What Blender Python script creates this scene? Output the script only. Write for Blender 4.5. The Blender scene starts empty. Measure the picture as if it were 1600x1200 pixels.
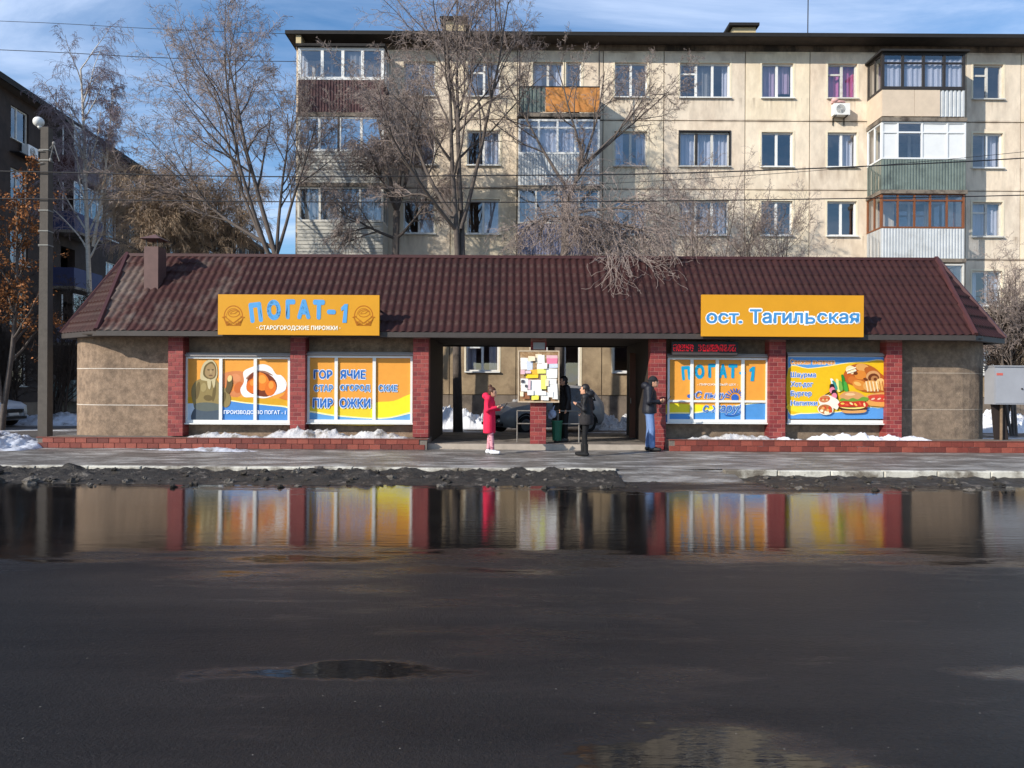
import bpy, math, random
from mathutils import Vector, Matrix, noise
R = math.radians
rnd = random.Random(7)
sc = bpy.context.scene
COL = sc.collection

# ------------------------------------------------------------------ camera
F = 1155.0; H0 = 600.0; EYE = 1.62; ROLL = 0.0055
cd = bpy.data.cameras.new('camera'); cam = bpy.data.objects.new('camera', cd); COL.objects.link(cam)
cd.sensor_width = 36.0; cd.lens = 36.0*F/1600.0; cd.clip_end = 3000; cd.clip_start = 0.05
cam.matrix_world = Matrix.Translation((0, 0, EYE)) @ Matrix.Rotation(R(90), 4, 'X') @ Matrix.Rotation(ROLL, 4, 'Z')
sc.camera = cam

# ------------------------------------------------------------------ sun + sky
SUN_AZ, SUN_EL = R(52), R(28)          # sun stands behind the camera, 52 deg to its left
tosun = Vector((-math.sin(SUN_AZ)*math.cos(SUN_EL), -math.cos(SUN_AZ)*math.cos(SUN_EL), math.sin(SUN_EL)))
sd = bpy.data.lights.new('sun', 'SUN'); sd.energy = 5.0; sd.angle = R(0.53); sd.color = (1.0, 0.93, 0.82)
so = bpy.data.objects.new('sun', sd); COL.objects.link(so)
so.rotation_euler = tosun.to_track_quat('Z', 'Y').to_euler(); so.location = tosun*60
w = bpy.data.worlds.new('World'); sc.world = w; w.use_nodes = True
nt = w.node_tree; nt.nodes.clear()
def N(nt, t, **k):
    n = nt.nodes.new(t)
    for a, b in k.items(): setattr(n, a, b)
    return n
sky = N(nt, 'ShaderNodeTexSky', sky_type='NISHITA', sun_disc=False)
sky.sun_elevation = SUN_EL
sky.sun_rotation = math.atan2(tosun.x, tosun.y)
sky.air_density = 1.0; sky.dust_density = 0.3; sky.ozone_density = 2.5
tc = N(nt, 'ShaderNodeTexCoord'); sep = N(nt, 'ShaderNodeSeparateXYZ'); L = nt.links.new
L(tc.outputs['Generated'], sep.inputs[0])
add = N(nt, 'ShaderNodeMath', operation='ADD'); add.inputs[1].default_value = 0.22; L(sep.outputs['Z'], add.inputs[0])
mx = N(nt, 'ShaderNodeMath', operation='MAXIMUM'); mx.inputs[1].default_value = 0.05; L(add.outputs[0], mx.inputs[0])
dx = N(nt, 'ShaderNodeMath', operation='DIVIDE'); L(sep.outputs['X'], dx.inputs[0]); L(mx.outputs[0], dx.inputs[1])
dy = N(nt, 'ShaderNodeMath', operation='DIVIDE'); L(sep.outputs['Y'], dy.inputs[0]); L(mx.outputs[0], dy.inputs[1])
cmb = N(nt, 'ShaderNodeCombineXYZ'); L(dx.outputs[0], cmb.inputs[0]); L(dy.outputs[0], cmb.inputs[1])
mp = N(nt, 'ShaderNodeMapping'); mp.inputs['Rotation'].default_value = (0, 0, R(24)); mp.inputs['Scale'].default_value = (0.55, 2.0, 1); mp.inputs['Location'].default_value = (0.42, 0.3, 0)
L(cmb.outputs[0], mp.inputs[0])
nz = N(nt, 'ShaderNodeTexNoise'); nz.inputs['Scale'].default_value = 1.5; nz.inputs['Detail'].default_value = 9; nz.inputs['Roughness'].default_value = 0.62; nz.inputs['Distortion'].default_value = 0.5
L(mp.outputs[0], nz.inputs['Vector'])
rp = N(nt, 'ShaderNodeValToRGB'); rp.color_ramp.elements[0].position = 0.30; rp.color_ramp.elements[1].position = 0.74
rp.color_ramp.elements[1].color = (0.95, 0.95, 0.95, 1); e_ = rp.color_ramp.elements.new(0.52); e_.color = (0.36, 0.36, 0.36, 1)
L(nz.outputs['Fac'], rp.inputs[0])
mixc = N(nt, 'ShaderNodeMix', data_type='RGBA'); L(rp.outputs[0], mixc.inputs[0]); hs = N(nt, 'ShaderNodeHueSaturation'); hs.inputs['Saturation'].default_value = 1.45; L(sky.outputs[0], hs.inputs['Color']); L(hs.outputs[0], mixc.inputs[6]); mixc.inputs[7].default_value = (5.6, 6.6, 8.6, 1)
bg = N(nt, 'ShaderNodeBackground'); bg.inputs[1].default_value = 0.14; L(mixc.outputs[2], bg.inputs[0])
out = N(nt, 'ShaderNodeOutputWorld'); L(bg.outputs[0], out.inputs[0])
sc.view_settings.view_transform = 'Standard'; sc.view_settings.look = 'None'; sc.view_settings.gamma = 1
sc.view_settings.use_curve_mapping = False; sc.view_settings.exposure = 0.12
sc.cycles.max_bounces = 6; sc.cycles.diffuse_bounces = 2; sc.cycles.glossy_bounces = 3; sc.cycles.transparent_max_bounces = 12
sc.cycles.sample_clamp_indirect = 4

# ------------------------------------------------------------------ helpers
def wx(px, D): return (px-800.0)*D/F
def wz(py, D, px=800): return EYE+(H0-(py-ROLL*(px-800)))*D/F
def P(px, py, D): return Vector((wx(px, D), D, wz(py, D, px)))
def C(r, g, b):
    f = lambda c: (c/12.92 if c <= 0.04045 else ((c+0.055)/1.055)**2.4)
    return (f(r/255), f(g/255), f(b/255))

MATS = {}
def mat(name, col, rough=0.7, var=0.12, scale=6.0, bump=0.0, bscale=40.0, metal=0.0, spec=0.4, col2=None, thr=None, stretch=(1, 1, 1), coat=0.0, emit=0.0):
    """procedural principled material: base colour broken up by two noises, optional second colour in patches, fine relief"""
    if name in MATS: return MATS[name]
    m = bpy.data.materials.new(name); m.use_nodes = True; MATS[name] = m
    t = m.node_tree; b = t.nodes['Principled BSDF']; l = t.links.new
    b.inputs['Roughness'].default_value = rough; b.inputs['Metallic'].default_value = metal
    b.inputs['Specular IOR Level'].default_value = spec; b.inputs['Coat Weight'].default_value = coat
    tcn = N(t, 'ShaderNodeTexCoord'); geo = N(t, 'ShaderNodeNewGeometry')
    mpn = N(t, 'ShaderNodeMapping'); mpn.inputs['Scale'].default_value = stretch; l(geo.outputs['Position'], mpn.inputs[0])
    n1 = N(t, 'ShaderNodeTexNoise'); n1.inputs['Scale'].default_value = scale; n1.inputs['Detail'].default_value = 6; n1.inputs['Roughness'].default_value = 0.65
    l(mpn.outputs[0], n1.inputs['Vector'])
    mr = N(t, 'ShaderNodeMapRange'); mr.inputs['From Min'].default_value = 0.25; mr.inputs['From Max'].default_value = 0.75
    mr.inputs['To Min'].default_value = 1-var; mr.inputs['To Max'].default_value = 1+var; l(n1.outputs['Fac'], mr.inputs['Value'])
    mu = N(t, 'ShaderNodeMix', data_type='RGBA', blend_type='MULTIPLY'); mu.inputs[0].default_value = 1
    mu.inputs[6].default_value = (*col, 1); l(mr.outputs[0], mu.inputs[7])
    src = mu.outputs[2]
    if col2:
        n2 = N(t, 'ShaderNodeTexNoise'); n2.inputs['Scale'].default_value = scale*0.45; n2.inputs['Detail'].default_value = 8; n2.inputs['Roughness'].default_value = 0.7
        l(mpn.outputs[0], n2.inputs['Vector'])
        rr = N(t, 'ShaderNodeValToRGB'); a, c = thr or (0.5, 0.62); rr.color_ramp.elements[0].position = a; rr.color_ramp.elements[1].position = c
        l(n2.outputs['Fac'], rr.inputs[0])
        m2 = N(t, 'ShaderNodeMix', data_type='RGBA'); l(rr.outputs[0], m2.inputs[0]); l(src, m2.inputs[6]); m2.inputs[7].default_value = (*col2, 1)
        src = m2.outputs[2]
    l(src, b.inputs['Base Color'])
    if emit:
        l(src, b.inputs['Emission Color']); b.inputs['Emission Strength'].default_value = emit
    if bump:
        n3 = N(t, 'ShaderNodeTexNoise'); n3.inputs['Scale'].default_value = bscale; n3.inputs['Detail'].default_value = 5
        l(geo.outputs['Position'], n3.inputs['Vector'])
        bp = N(t, 'ShaderNodeBump'); bp.inputs['Strength'].default_value = bump; bp.inputs['Distance'].default_value = 0.02
        l(n3.outputs['Fac'], bp.inputs['Height']); l(bp.outputs[0], b.inputs['Normal'])
    return m

def glass(name, tint=(0.75, 0.8, 0.85), f0=0.12, rough=0.01):
    m = bpy.data.materials.new(name); m.use_nodes = True; t = m.node_tree; t.nodes.clear(); l = t.links.new
    tr = N(t, 'ShaderNodeBsdfTransparent'); tr.inputs[0].default_value = (*tint, 1)
    gl = N(t, 'ShaderNodeBsdfGlossy'); gl.inputs['Roughness'].default_value = rough; gl.inputs[0].default_value = (1, 1, 1, 1)
    geo = N(t, 'ShaderNodeNewGeometry'); dt = N(t, 'ShaderNodeVectorMath', operation='DOT_PRODUCT'); l(geo.outputs['Incoming'], dt.inputs[0]); l(geo.outputs['Normal'], dt.inputs[1])
    ab = N(t, 'ShaderNodeMath', operation='ABSOLUTE'); l(dt.outputs['Value'], ab.inputs[0]); om = N(t, 'ShaderNodeMath', operation='SUBTRACT'); om.inputs[0].default_value = 1; l(ab.outputs[0], om.inputs[1])
    pw_ = N(t, 'ShaderNodeMath', operation='POWER'); pw_.inputs[1].default_value = 5; l(om.outputs[0], pw_.inputs[0])
    fr = N(t, 'ShaderNodeMapRange'); fr.inputs['To Min'].default_value = f0; l(pw_.outputs[0], fr.inputs['Value'])
    nn = N(t, 'ShaderNodeTexNoise'); nn.inputs['Scale'].default_value = 1.3
    l(geo.outputs['Position'], nn.inputs['Vector'])
    bp = N(t, 'ShaderNodeBump'); bp.inputs['Strength'].default_value = 0.12; bp.inputs['Distance'].default_value = 0.03; l(nn.outputs['Fac'], bp.inputs['Height'])
    l(bp.outputs[0], gl.inputs['Normal'])
    mxs = N(t, 'ShaderNodeMixShader'); l(fr.outputs[0], mxs.inputs[0]); l(tr.outputs[0], mxs.inputs[1]); l(gl.outputs[0], mxs.inputs[2])
    o = N(t, 'ShaderNodeOutputMaterial'); l(mxs.outputs[0], o.inputs[0]); MATS[name] = m
    return m

class MB:
    def __init__(s): s.v = []; s.f = []; s.m = []; s.cur = 0
    def quad(s, a, b, c, d): s.poly((a, b, c, d))
    def poly(s, pts):
        n = len(s.v); s.v += [tuple(p) for p in pts]; s.f.append(tuple(range(n, n+len(pts)))); s.m.append(s.cur); return s
    def box(s, x0, x1, y0, y1, z0, z1):
        n = len(s.v)
        s.v += [(x0, y0, z0), (x1, y0, z0), (x1, y1, z0), (x0, y1, z0), (x0, y0, z1), (x1, y0, z1), (x1, y1, z1), (x0, y1, z1)]
        for f in ((0, 3, 2, 1), (4, 5, 6, 7), (0, 1, 5, 4), (1, 2, 6, 5), (2, 3, 7, 6), (3, 0, 4, 7)):
            s.f.append(tuple(n+i for i in f)); s.m.append(s.cur)
        return s
    def tube(s, pts, rad, sides=6, cap=True):
        n0 = len(s.v); k = len(pts); pts = [Vector(p) for p in pts]
        d = (pts[-1]-pts[0])
        if d.length < 1e-6: d = Vector((0, 0, 1))
        d.normalize(); ref = Vector((0, 0, 1)) if abs(d.z) < 0.8 else Vector((1, 0, 0))
        cs = [(math.cos(2*math.pi*i/sides), math.sin(2*math.pi*i/sides)) for i in range(sides)]
        for i, p in enumerate(pts):
            if k > 2:
                dd = (pts[min(i+1, k-1)]-pts[max(i-1, 0)])
                if dd.length > 1e-9: d = dd.normalized()
            a = d.cross(ref)
            if a.length < 1e-4: a = d.orthogonal()
            a.normalize(); b = d.cross(a); r = rad[i] if hasattr(rad, '__len__') else rad
            ax, ay, az = a*r; bx, by, bz = b*r; px, py, pz = p
            s.v += [(px+c*ax+q*bx, py+c*ay+q*by, pz+c*az+q*bz) for c, q in cs]
        for i in range(k-1):
            o = n0+i*sides
            for j in range(sides):
                j2 = (j+1) % sides
                s.f.append((o+j, o+j2, o+sides+j2, o+sides+j)); s.m.append(s.cur)
        if cap:
            s.f.append(tuple(n0+i for i in reversed(range(sides)))); s.m.append(s.cur)
            o = n0+(k-1)*sides; s.f.append(tuple(o+i for i in range(sides))); s.m.append(s.cur)
        return s
    def ell(s, c, r, seg=14, ring=9, rot=None):
        n0 = len(s.v); c = Vector(c)
        def pt(v):
            v = Vector((v[0]*r[0], v[1]*r[1], v[2]*r[2]))
            if rot is not None: v = rot @ v
            return tuple(c+v)
        s.v.append(pt((0, 0, -1)))
        for i in range(1, ring):
            t = -math.pi/2+math.pi*i/ring
            for j in range(seg):
                a = 2*math.pi*j/seg; s.v.append(pt((math.cos(t)*math.cos(a), math.cos(t)*math.sin(a), math.sin(t))))
        s.v.append(pt((0, 0, 1))); e = len(s.v)-1
        for j in range(seg):
            j2 = (j+1) % seg
            s.f.append((n0, n0+1+j2, n0+1+j)); s.m.append(s.cur)
            for i in range(ring-2):
                a = n0+1+i*seg; s.f.append((a+j, a+j2, a+seg+j2, a+seg+j)); s.m.append(s.cur)
            a = n0+1+(ring-2)*seg; s.f.append((a+j, a+j2, e)); s.m.append(s.cur)
        return s
    def cone(s, pts, rad, sides=10): 
        s.tube(pts, rad, sides)
        for p, r in zip(pts, rad): s.ell(p, (r, r, r), sides, 6)
        return s
    def mesh(s, name, origin=(0, 0, 0), smooth=False):
        me = bpy.data.meshes.new(name); ox, oy, oz = origin
        me.from_pydata([(a-ox, b-oy, c-oz) for a, b, c in s.v], [], s.f)
        if any(s.m): me.polygons.foreach_set('material_index', s.m)
        if smooth: me.polygons.foreach_set('use_smooth', [True]*len(s.f))
        me.update(); return me
    def build(s, name, mats, parent=None, smooth=False, local=False):
        """one mesh object; world coordinates unless local"""
        org = (0, 0, 0)
        if parent is not None and not local: org = ORG.get(parent.name, (0, 0, 0))
        me = s.mesh(name, org, smooth)
        for m in (mats if isinstance(mats, (list, tuple)) else [mats]): me.materials.append(m)
        o = bpy.data.objects.new(name, me); COL.objects.link(o)
        if parent is not None:
            o.parent = parent; ORG[o.name] = org
        return o
ORG = {}
def thing(name, label, cat, loc=(0, 0, 0), rotz=0.0, group=None):
    o = bpy.data.objects.new(name, None); COL.objects.link(o); o.location = loc; o.rotation_euler = (0, 0, rotz); o.empty_display_size = 0.2
    o['label'] = label; o['category'] = cat
    if group: o['group'] = group
    ORG[o.name] = (0, 0, 0) if rotz else tuple(loc)
    return o
def tag(o, label, cat, group=None):
    o['label'] = label; o['category'] = cat
    if group: o['group'] = group
    return o
def struct(o, kind='structure'): o['kind'] = kind; return o
def inst(name, me, parent, loc, rot=None):
    o = bpy.data.objects.new(name, me); COL.objects.link(o); o.parent = parent; o.location = loc
    if rot: o.rotation_euler = rot
    return o
def bevel_box_mesh(name, w, d, h, b, m):
    """a block with chamfered front edges, origin at its lower left front corner"""
    q = MB(); v = [(b, 0, b), (w-b, 0, b), (w-b, 0, h-b), (b, 0, h-b), (0, b, 0), (w, b, 0), (w, b, h), (0, b, h), (0, d, 0), (w, d, 0), (w, d, h), (0, d, h)]
    q.v = v; q.f = [(0, 1, 2, 3), (0, 4, 5, 1), (1, 5, 6, 2), (2, 6, 7, 3), (3, 7, 4, 0), (4, 8, 9, 5), (5, 9, 10, 6), (6, 10, 11, 7), (7, 11, 8, 4)]; q.m = [0]*9
    me = q.mesh(name); me.materials.append(m); return me
def panel_holes(q, x0, x1, z0, z1, y0, y1, holes=()):
    """slab facing -y with rectangular openings, reveals included"""
    xs = sorted({x0, x1, *[h[0] for h in holes], *[h[1] for h in holes]}); zs = sorted({z0, z1, *[h[2] for h in holes], *[h[3] for h in holes]})
    for i in range(len(xs)-1):
        for j in range(len(zs)-1):
            cx, cz = (xs[i]+xs[i+1])/2, (zs[j]+zs[j+1])/2
            if any(h[0] < cx < h[1] and h[2] < cz < h[3] for h in holes): continue
            q.quad((xs[i], y0, zs[j]), (xs[i+1], y0, zs[j]), (xs[i+1], y0, zs[j+1]), (xs[i], y0, zs[j+1]))
    def ring(a, b, c, d, flip):
        c4 = [(a, c), (b, c), (b, d), (a, d)]
        for k in range(4):
            p, r = c4[k], c4[(k+1) % 4]
            if flip: p, r = r, p
            q.quad((r[0], y0, r[1]), (p[0], y0, p[1]), (p[0], y1, p[1]), (r[0], y1, r[1]))
    ring(x0, x1, z0, z1, False)
    for h in holes: ring(*h, True)

# text --------------------------------------------------------------
GLY = {}
def glyphs(body, shear):
    if (body, shear) not in GLY:
        cu = bpy.data.curves.new('lettering', 'FONT'); cu.body = body; cu.size = 1; cu.shear = shear; cu.resolution_u = 3
        o = bpy.data.objects.new('lettering', cu); COL.objects.link(o); bpy.context.view_layer.update()
        me = bpy.data.meshes.new_from_object(o.evaluated_get(bpy.context.evaluated_depsgraph_get()))
        bpy.data.objects.remove(o); bpy.data.curves.remove(cu)
        GLY[(body, shear)] = ([v.co.copy() for v in me.vertices], [tuple(p.vertices) for p in me.polygons]); bpy.data.meshes.remove(me)
    return GLY[(body, shear)]
def text_mesh(q, body, x0, x1, z0, z1, y, off=0.03, shear=0.0, rot=0.0):
    """lettering fitted into a rectangle of the plane at depth y, facing -y; strokes thickened by shifted copies, every face on its own hair-thin layer"""
    vs, fs = glyphs(body, shear)
    if not vs: return
    a0 = min(v.x for v in vs)-off; a1 = max(v.x for v in vs)+off; b0 = min(v.y for v in vs)-off; b1 = max(v.y for v in vs)+off
    sx = (x1-x0)/(a1-a0); sz = (z1-z0)/(b1-b0); cx, cz = (x0+x1)/2, (z0+z1)/2
    cr, sr = math.cos(rot), math.sin(rot); nc = 1 if off < .004 else (6 if off < .05 else 10)
    for c in range(nc):
        ox, oz = (off*math.cos(6.2832*c/nc), off*math.sin(6.2832*c/nc)) if nc > 1 else (0, 0)
        for k, f in enumerate(fs):
            n = len(q.v); yy = y-.00002*((k+c*3) % 23)
            for i in f:
                v = vs[i]; X = x0+(v.x+ox-a0)*sx-cx; Z = z0+(v.y+oz-b0)*sz-cz
                q.v.append((cx+X*cr-Z*sr, yy, cz+X*sr+Z*cr))
            q.f.append(tuple(range(n, n+len(f)))); q.m.append(q.cur)

class Print:
    """a flat print in the plane y = D: shapes given in the photograph's measures, each on its own thin layer"""
    def __init__(s, D, org, k): s.D = D; s.o = org; s.k = k; s.q = MB(); s.mats = []; s.n = 0
    def pt(s, x, y): p = P(s.o[0]+x/s.k, s.o[1]+y/s.k, s.D); return (p.x, p.z)
    def use(s, col, rough=0.45):
        key = 'print_%d_%d_%d' % col; m = mat(key, C(*col), rough, 0.06, 9, spec=0.3)
        if m not in s.mats: s.mats.append(m)
        s.q.cur = s.mats.index(m)
    def y(s): s.n += 1; return s.D-0.0005*s.n
    def poly(s, pts, col):
        s.use(col); y = s.y(); s.q.poly([(a, y, b) for a, b in [s.pt(*p) for p in pts]])
    def curve(s, pts, col):
        """closed outline smoothed through the points"""
        n = len(pts); o = []
        for i in range(n):
            p0, p1, p2, p3 = pts[i-1], pts[i], pts[(i+1) % n], pts[(i+2) % n]
            for t in (0, .25, .5, .75):
                o.append(tuple(0.5*((2*p1[k])+(p2[k]-p0[k])*t+(2*p0[k]-5*p1[k]+4*p2[k]-p3[k])*t*t+(3*p1[k]-p0[k]-3*p2[k]+p3[k])*t**3) for k in (0, 1)))
        s.poly(o, col)
    def ell(s, cx, cy, rx, ry, col, rot=0, a0=0, a1=360, n=18):
        c, d = math.cos(R(rot)), math.sin(R(rot)); pts = []
        for i in range(n+(0 if a1-a0 == 360 else 1)):
            a = R(a0+(a1-a0)*i/n); x, y = rx*math.cos(a), ry*math.sin(a); pts.append((cx+x*c-y*d, cy+x*d+y*c))
        s.poly(pts, col)
    def line(s, pts, wd, col):
        s.use(col); y = s.y()
        for i in range(len(pts)-1):
            (ax, ay), (bx, by) = pts[i], pts[i+1]; l = math.hypot(bx-ax, by-ay) or 1; nx, ny = -(by-ay)/l*wd/2, (bx-ax)/l*wd/2
            ex, ey = (bx-ax)/l*wd*.3, (by-ay)/l*wd*.3
            yy = y-0.00006*(i % 9)
            s.q.poly([(a, yy, b) for a, b in [s.pt(ax-ex+nx, ay-ey+ny), s.pt(bx+ex+nx, by+ey+ny), s.pt(bx+ex-nx, by+ey-ny), s.pt(ax-ex-nx, ay-ey-ny)]])
        s.n += 1
    def arc(s, cx, cy, rx, ry, wd, col, a0=0, a1=360, n=20, rot=0):
        c, d = math.cos(R(rot)), math.sin(R(rot)); pts = []
        for i in range(n+1):
            a = R(a0+(a1-a0)*i/n); x, y = rx*math.cos(a), ry*math.sin(a); pts.append((cx+x*c-y*d, cy+x*d+y*c))
        s.line(pts, wd, col)
    def text(s, body, x0, x1, y0, y1, col, off=0.03, halo=None, hoff=0.09, shear=0, rot=0):
        a, b = s.pt(x0, y1), s.pt(x1, y0)
        if body == '1':
            w_, h_ = x1-x0, y1-y0
            s.poly([(x0, y0+.20*h_), (x0+.55*w_, y0), (x1, y0), (x1-.18*w_, y1), (x0+.22*w_, y1), (x0+.42*w_, y0+.30*h_), (x0+.06*w_, y0+.38*h_)], col); return
        if halo:
            gx = (b[0]-a[0])*0.02; gz = (b[1]-a[1])*0.09
            s.use(halo); text_mesh(s.q, body, a[0]-gx, b[0]+gx, a[1]-gz, b[1]+gz, s.y(), hoff, shear=shear, rot=R(rot)); s.n += 2
        s.use(col); text_mesh(s.q, body, a[0], b[0], a[1], b[1], s.y(), off, shear=shear, rot=R(rot)); s.n += 2
    def build(s, name, parent): return s.q.build(name, s.mats, parent)

# ------------------------------------------------------------------ materials
M_white = mat('white_pvc', C(226, 226, 222), 0.35, 0.05, 3)
M_pvcdirty = mat('old_white_paint', C(205, 203, 196), 0.55, 0.12, 5, col2=C(150, 142, 130), thr=(0.55, 0.75))
M_dark = mat('dark_metal', C(48, 44, 42), 0.5, 0.2, 8)
M_black = mat('tar_black', C(32, 30, 29), 0.8, 0.3, 5)
M_glass = glass('window_glass', (0.76, 0.79, 0.85), 0.2)
M_glassblue = glass('coated_glass', (0.3, 0.36, 0.5), 0.55)
M_room = mat('room_paint', C(158, 152, 148), 0.9, 0.2, 1.2)
M_curt = mat('net_curtain', C(206, 206, 212), 0.9, 0.12, 4, stretch=(6, 1, 0.3))
M_pink = mat('pink_curtain', C(215, 120, 165), 0.9, 0.15, 4, stretch=(6, 1, 0.3))
M_mauve = mat('mauve_curtain', C(190, 165, 185), 0.9, 0.15, 4, stretch=(6, 1, 0.3))
M_grey = mat('grey_blind', C(140, 138, 132), 0.9, 0.1, 4)
M_conc = mat('concrete', C(150, 144, 134), 0.9, 0.2, 4, 0.3, 30, col2=C(105, 98, 90), thr=(0.5, 0.7))

# ------------------------------------------------------------------ ground, road, pavement
def road_material():
    m = bpy.data.materials.new('wet_asphalt'); m.use_nodes = True; t = m.node_tree; b = t.nodes['Principled BSDF']; l = t.links.new
    geo = N(t, 'ShaderNodeNewGeometry'); sp = N(t, 'ShaderNodeSeparateXYZ'); l(geo.outputs['Position'], sp.inputs[0])
    def noise_(scale, detail=5, rough=0.55, st=(1, 1, 1), dist=0):
        mpn = N(t, 'ShaderNodeMapping'); mpn.inputs['Scale'].default_value = st; l(geo.outputs['Position'], mpn.inputs[0])
        n = N(t, 'ShaderNodeTexNoise'); n.inputs['Scale'].default_value = scale; n.inputs['Detail'].default_value = detail; n.inputs['Roughness'].default_value = rough; n.inputs['Distortion'].default_value = dist
        l(mpn.outputs[0], n.inputs['Vector']); return n.outputs['Fac']
    def mr(x, a, b_, c, d):
        n = N(t, 'ShaderNodeMapRange'); n.inputs['From Min'].default_value = a; n.inputs['From Max'].default_value = b_; n.inputs['To Min'].default_value = c; n.inputs['To Max'].default_value = d; l(x, n.inputs['Value']); return n.outputs[0]
    def op(o, a, b_=None, v=None):
        n = N(t, 'ShaderNodeMath', operation=o); l(a, n.inputs[0])
        if b_ is not None: l(b_, n.inputs[1])
        if v is not None: n.inputs[1].default_value = v
        return n.outputs[0]
    # water film: standing along the gutter half of the carriageway, hollows elsewhere
    hollow = noise_(0.30, 3, 0.5, (0.6, 1.0, 1), 0.3)
    far = mr(sp.outputs['Y'], 6.4, 8.5, 0, 0.42)
    gut = mr(sp.outputs['Y'], 11.4, 12.3, 0, -0.25)
    wet = op('ADD', op('ADD', hollow, far), gut)
    Xd = op('ADD', sp.outputs['X'], mr(noise_(1.3, 4, .6), 0, 1, -.7, .7)); Yd = op('ADD', sp.outputs['Y'], mr(noise_(1.7, 4, .6, (.6, 1, 2)), 0, 1, -.3, .3)); pud = None
    for (cx, cy, rx, ry, amp) in ((.95, 2.85, 1.0, .85, .45), (-1.2, 4.45, .7, .17, .28), (3.15, 4.5, .5, .14, .14)):   # hollows where water stands
        ex = op('MULTIPLY', op('SUBTRACT', Xd, v=cx), v=1/rx); ey = op('MULTIPLY', op('SUBTRACT', Yd, v=cy), v=1/ry)
        rr_ = op('ADD', op('MULTIPLY', ex, ex), op('MULTIPLY', ey, ey)); h_ = mr(rr_, .35, 1.45, 1, 0); wet = op('ADD', wet, op('MULTIPLY', h_, v=amp)); pud = h_ if pud is None else op('MAXIMUM', pud, h_)
    wet = op('ADD', wet, mr(noise_(3.0, 7, 0.68, (0.3, 1.2, 1)), 0, 1, -0.34, 0.34))
    film = mr(wet, 0.54, 0.74, 0, 1)
    fine = noise_(70, 4, 0.75); chip = noise_(38, 4, 0.7)
    rg = op('ADD', mr(film, 0, 1, 0.40, 0.02), mr(noise_(.55, 6, .6, (.18, 1.6, 1)), .35, .7, -.02, .06))
    rg = op('ADD', rg, mr(noise_(1.2, 7, 0.65, (0.22, 2.2, 1)), 0.4, 0.75, 0, 0.07))
    rg = op('MULTIPLY', rg, mr(pud, .3, 1, 1, .12))
    l(rg, b.inputs['Roughness'])
    cr = N(t, 'ShaderNodeValToRGB'); cr.color_ramp.elements[0].position = 0.36; cr.color_ramp.elements[1].position = 0.66
    cr.color_ramp.elements[0].color = (*C(15, 15, 17), 1); cr.color_ramp.elements[1].color = (*C(50, 47, 46), 1)
    l(op('ADD', op('MULTIPLY', fine, v=0.5), op('MULTIPLY', noise_(0.7, 8, 0.72, (0.25, 1.6, 1)), v=0.5)), cr.inputs[0])
    # salt grains and grit
    vor = N(t, 'ShaderNodeTexVoronoi'); vor.inputs['Scale'].default_value = 8; l(geo.outputs['Position'], vor.inputs['Vector'])
    grit = mr(vor.outputs['Distance'], 0.03, 0.046, 1, 0)
    mc = N(t, 'ShaderNodeMix', data_type='RGBA'); l(op('MULTIPLY', grit, v=0.6), mc.inputs[0]); l(cr.outputs[0], mc.inputs[6]); mc.inputs[7].default_value = (*C(165, 160, 150), 1)
    md = N(t, 'ShaderNodeMix', data_type='RGBA', blend_type='MULTIPLY'); l(mc.outputs[2], md.inputs[6]); l(mr(film, 0, 1, 1.0, 0.55), md.inputs[7]); md.inputs[0].default_value = 1
    l(md.outputs[2], b.inputs['Base Color'])
    l(mr(film, 0, 1, 0.20, 0.44), b.inputs['Specular IOR Level']); b.inputs['IOR'].default_value = 1.5
    rough_h = op('ADD', op('MULTIPLY', chip, v=0.6), op('MULTIPLY', fine, v=0.3))
    bp = N(t, 'ShaderNodeBump'); bp.inputs['Distance'].default_value = 0.022; l(mr(film, 0, 1, 1.0, 0.0), bp.inputs['Strength']); l(rough_h, bp.inputs['Height'])
    bp2 = N(t, 'ShaderNodeBump'); bp2.inputs['Distance'].default_value = 0.012; bp2.inputs['Strength'].default_value = 0.15
    l(noise_(3.0, 4, 0.6, (0.8, 5.0, 1)), bp2.inputs['Height']); l(bp.outputs[0], bp2.inputs['Normal'])
    l(bp2.outputs[0], b.inputs['Normal'])
    return m
ROADZ = -0.12
q = MB(); q.quad((-900, -700, -0.25), (900, -700, -0.25), (900, 1500, -0.25), (-900, 1500, -0.25))
struct(q.build('ground', mat('frozen_soil', C(92, 86, 80), 0.9, 0.25, 0.6, col2=C(170, 168, 168), thr=(0.5, 0.6))))
q = MB(); q.quad((-120, -40, ROADZ), (120, -40, ROADZ), (120, 14.12, ROADZ), (-120, 14.12, ROADZ))
struct(q.build('road', road_material()))

def fbm(x, y, s, o=4, seed=0.0):
    v = 0; a = 1; 
    for i in range(o): v += a*noise.noise(Vector((x*s, y*s, seed+i*7.3))); s *= 2.1; a *= 0.5
    return v
def field(name, x0, x1, y0, y1, nx, ny, hf, m, label=None, cat=None, kind=None, group=None, smooth=True):
    q = MB()
    for j in range(ny+1):
        for i in range(nx+1):
            x = x0+(x1-x0)*i/nx; y = y0+(y1-y0)*j/ny; q.v.append((x, y, hf(x, y, i/nx, j/ny)))
    for j in range(ny):
        for i in range(nx):
            a = j*(nx+1)+i; q.f.append((a, a+1, a+nx+2, a+nx+1)); q.m.append(0)
    o = q.build(name, m, smooth=smooth)
    if kind: o['kind'] = kind
    if label: tag(o, label, cat, group)
    return o
def pave_mat():
    m = mat('icy_pavement', C(100, 95, 90), 0.5, 0.45, 3.2, 1.0, 14, spec=0.5, col2=C(176, 173, 168), thr=(0.47, 0.66), stretch=(0.55, 1.5, 1))
    return m
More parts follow.
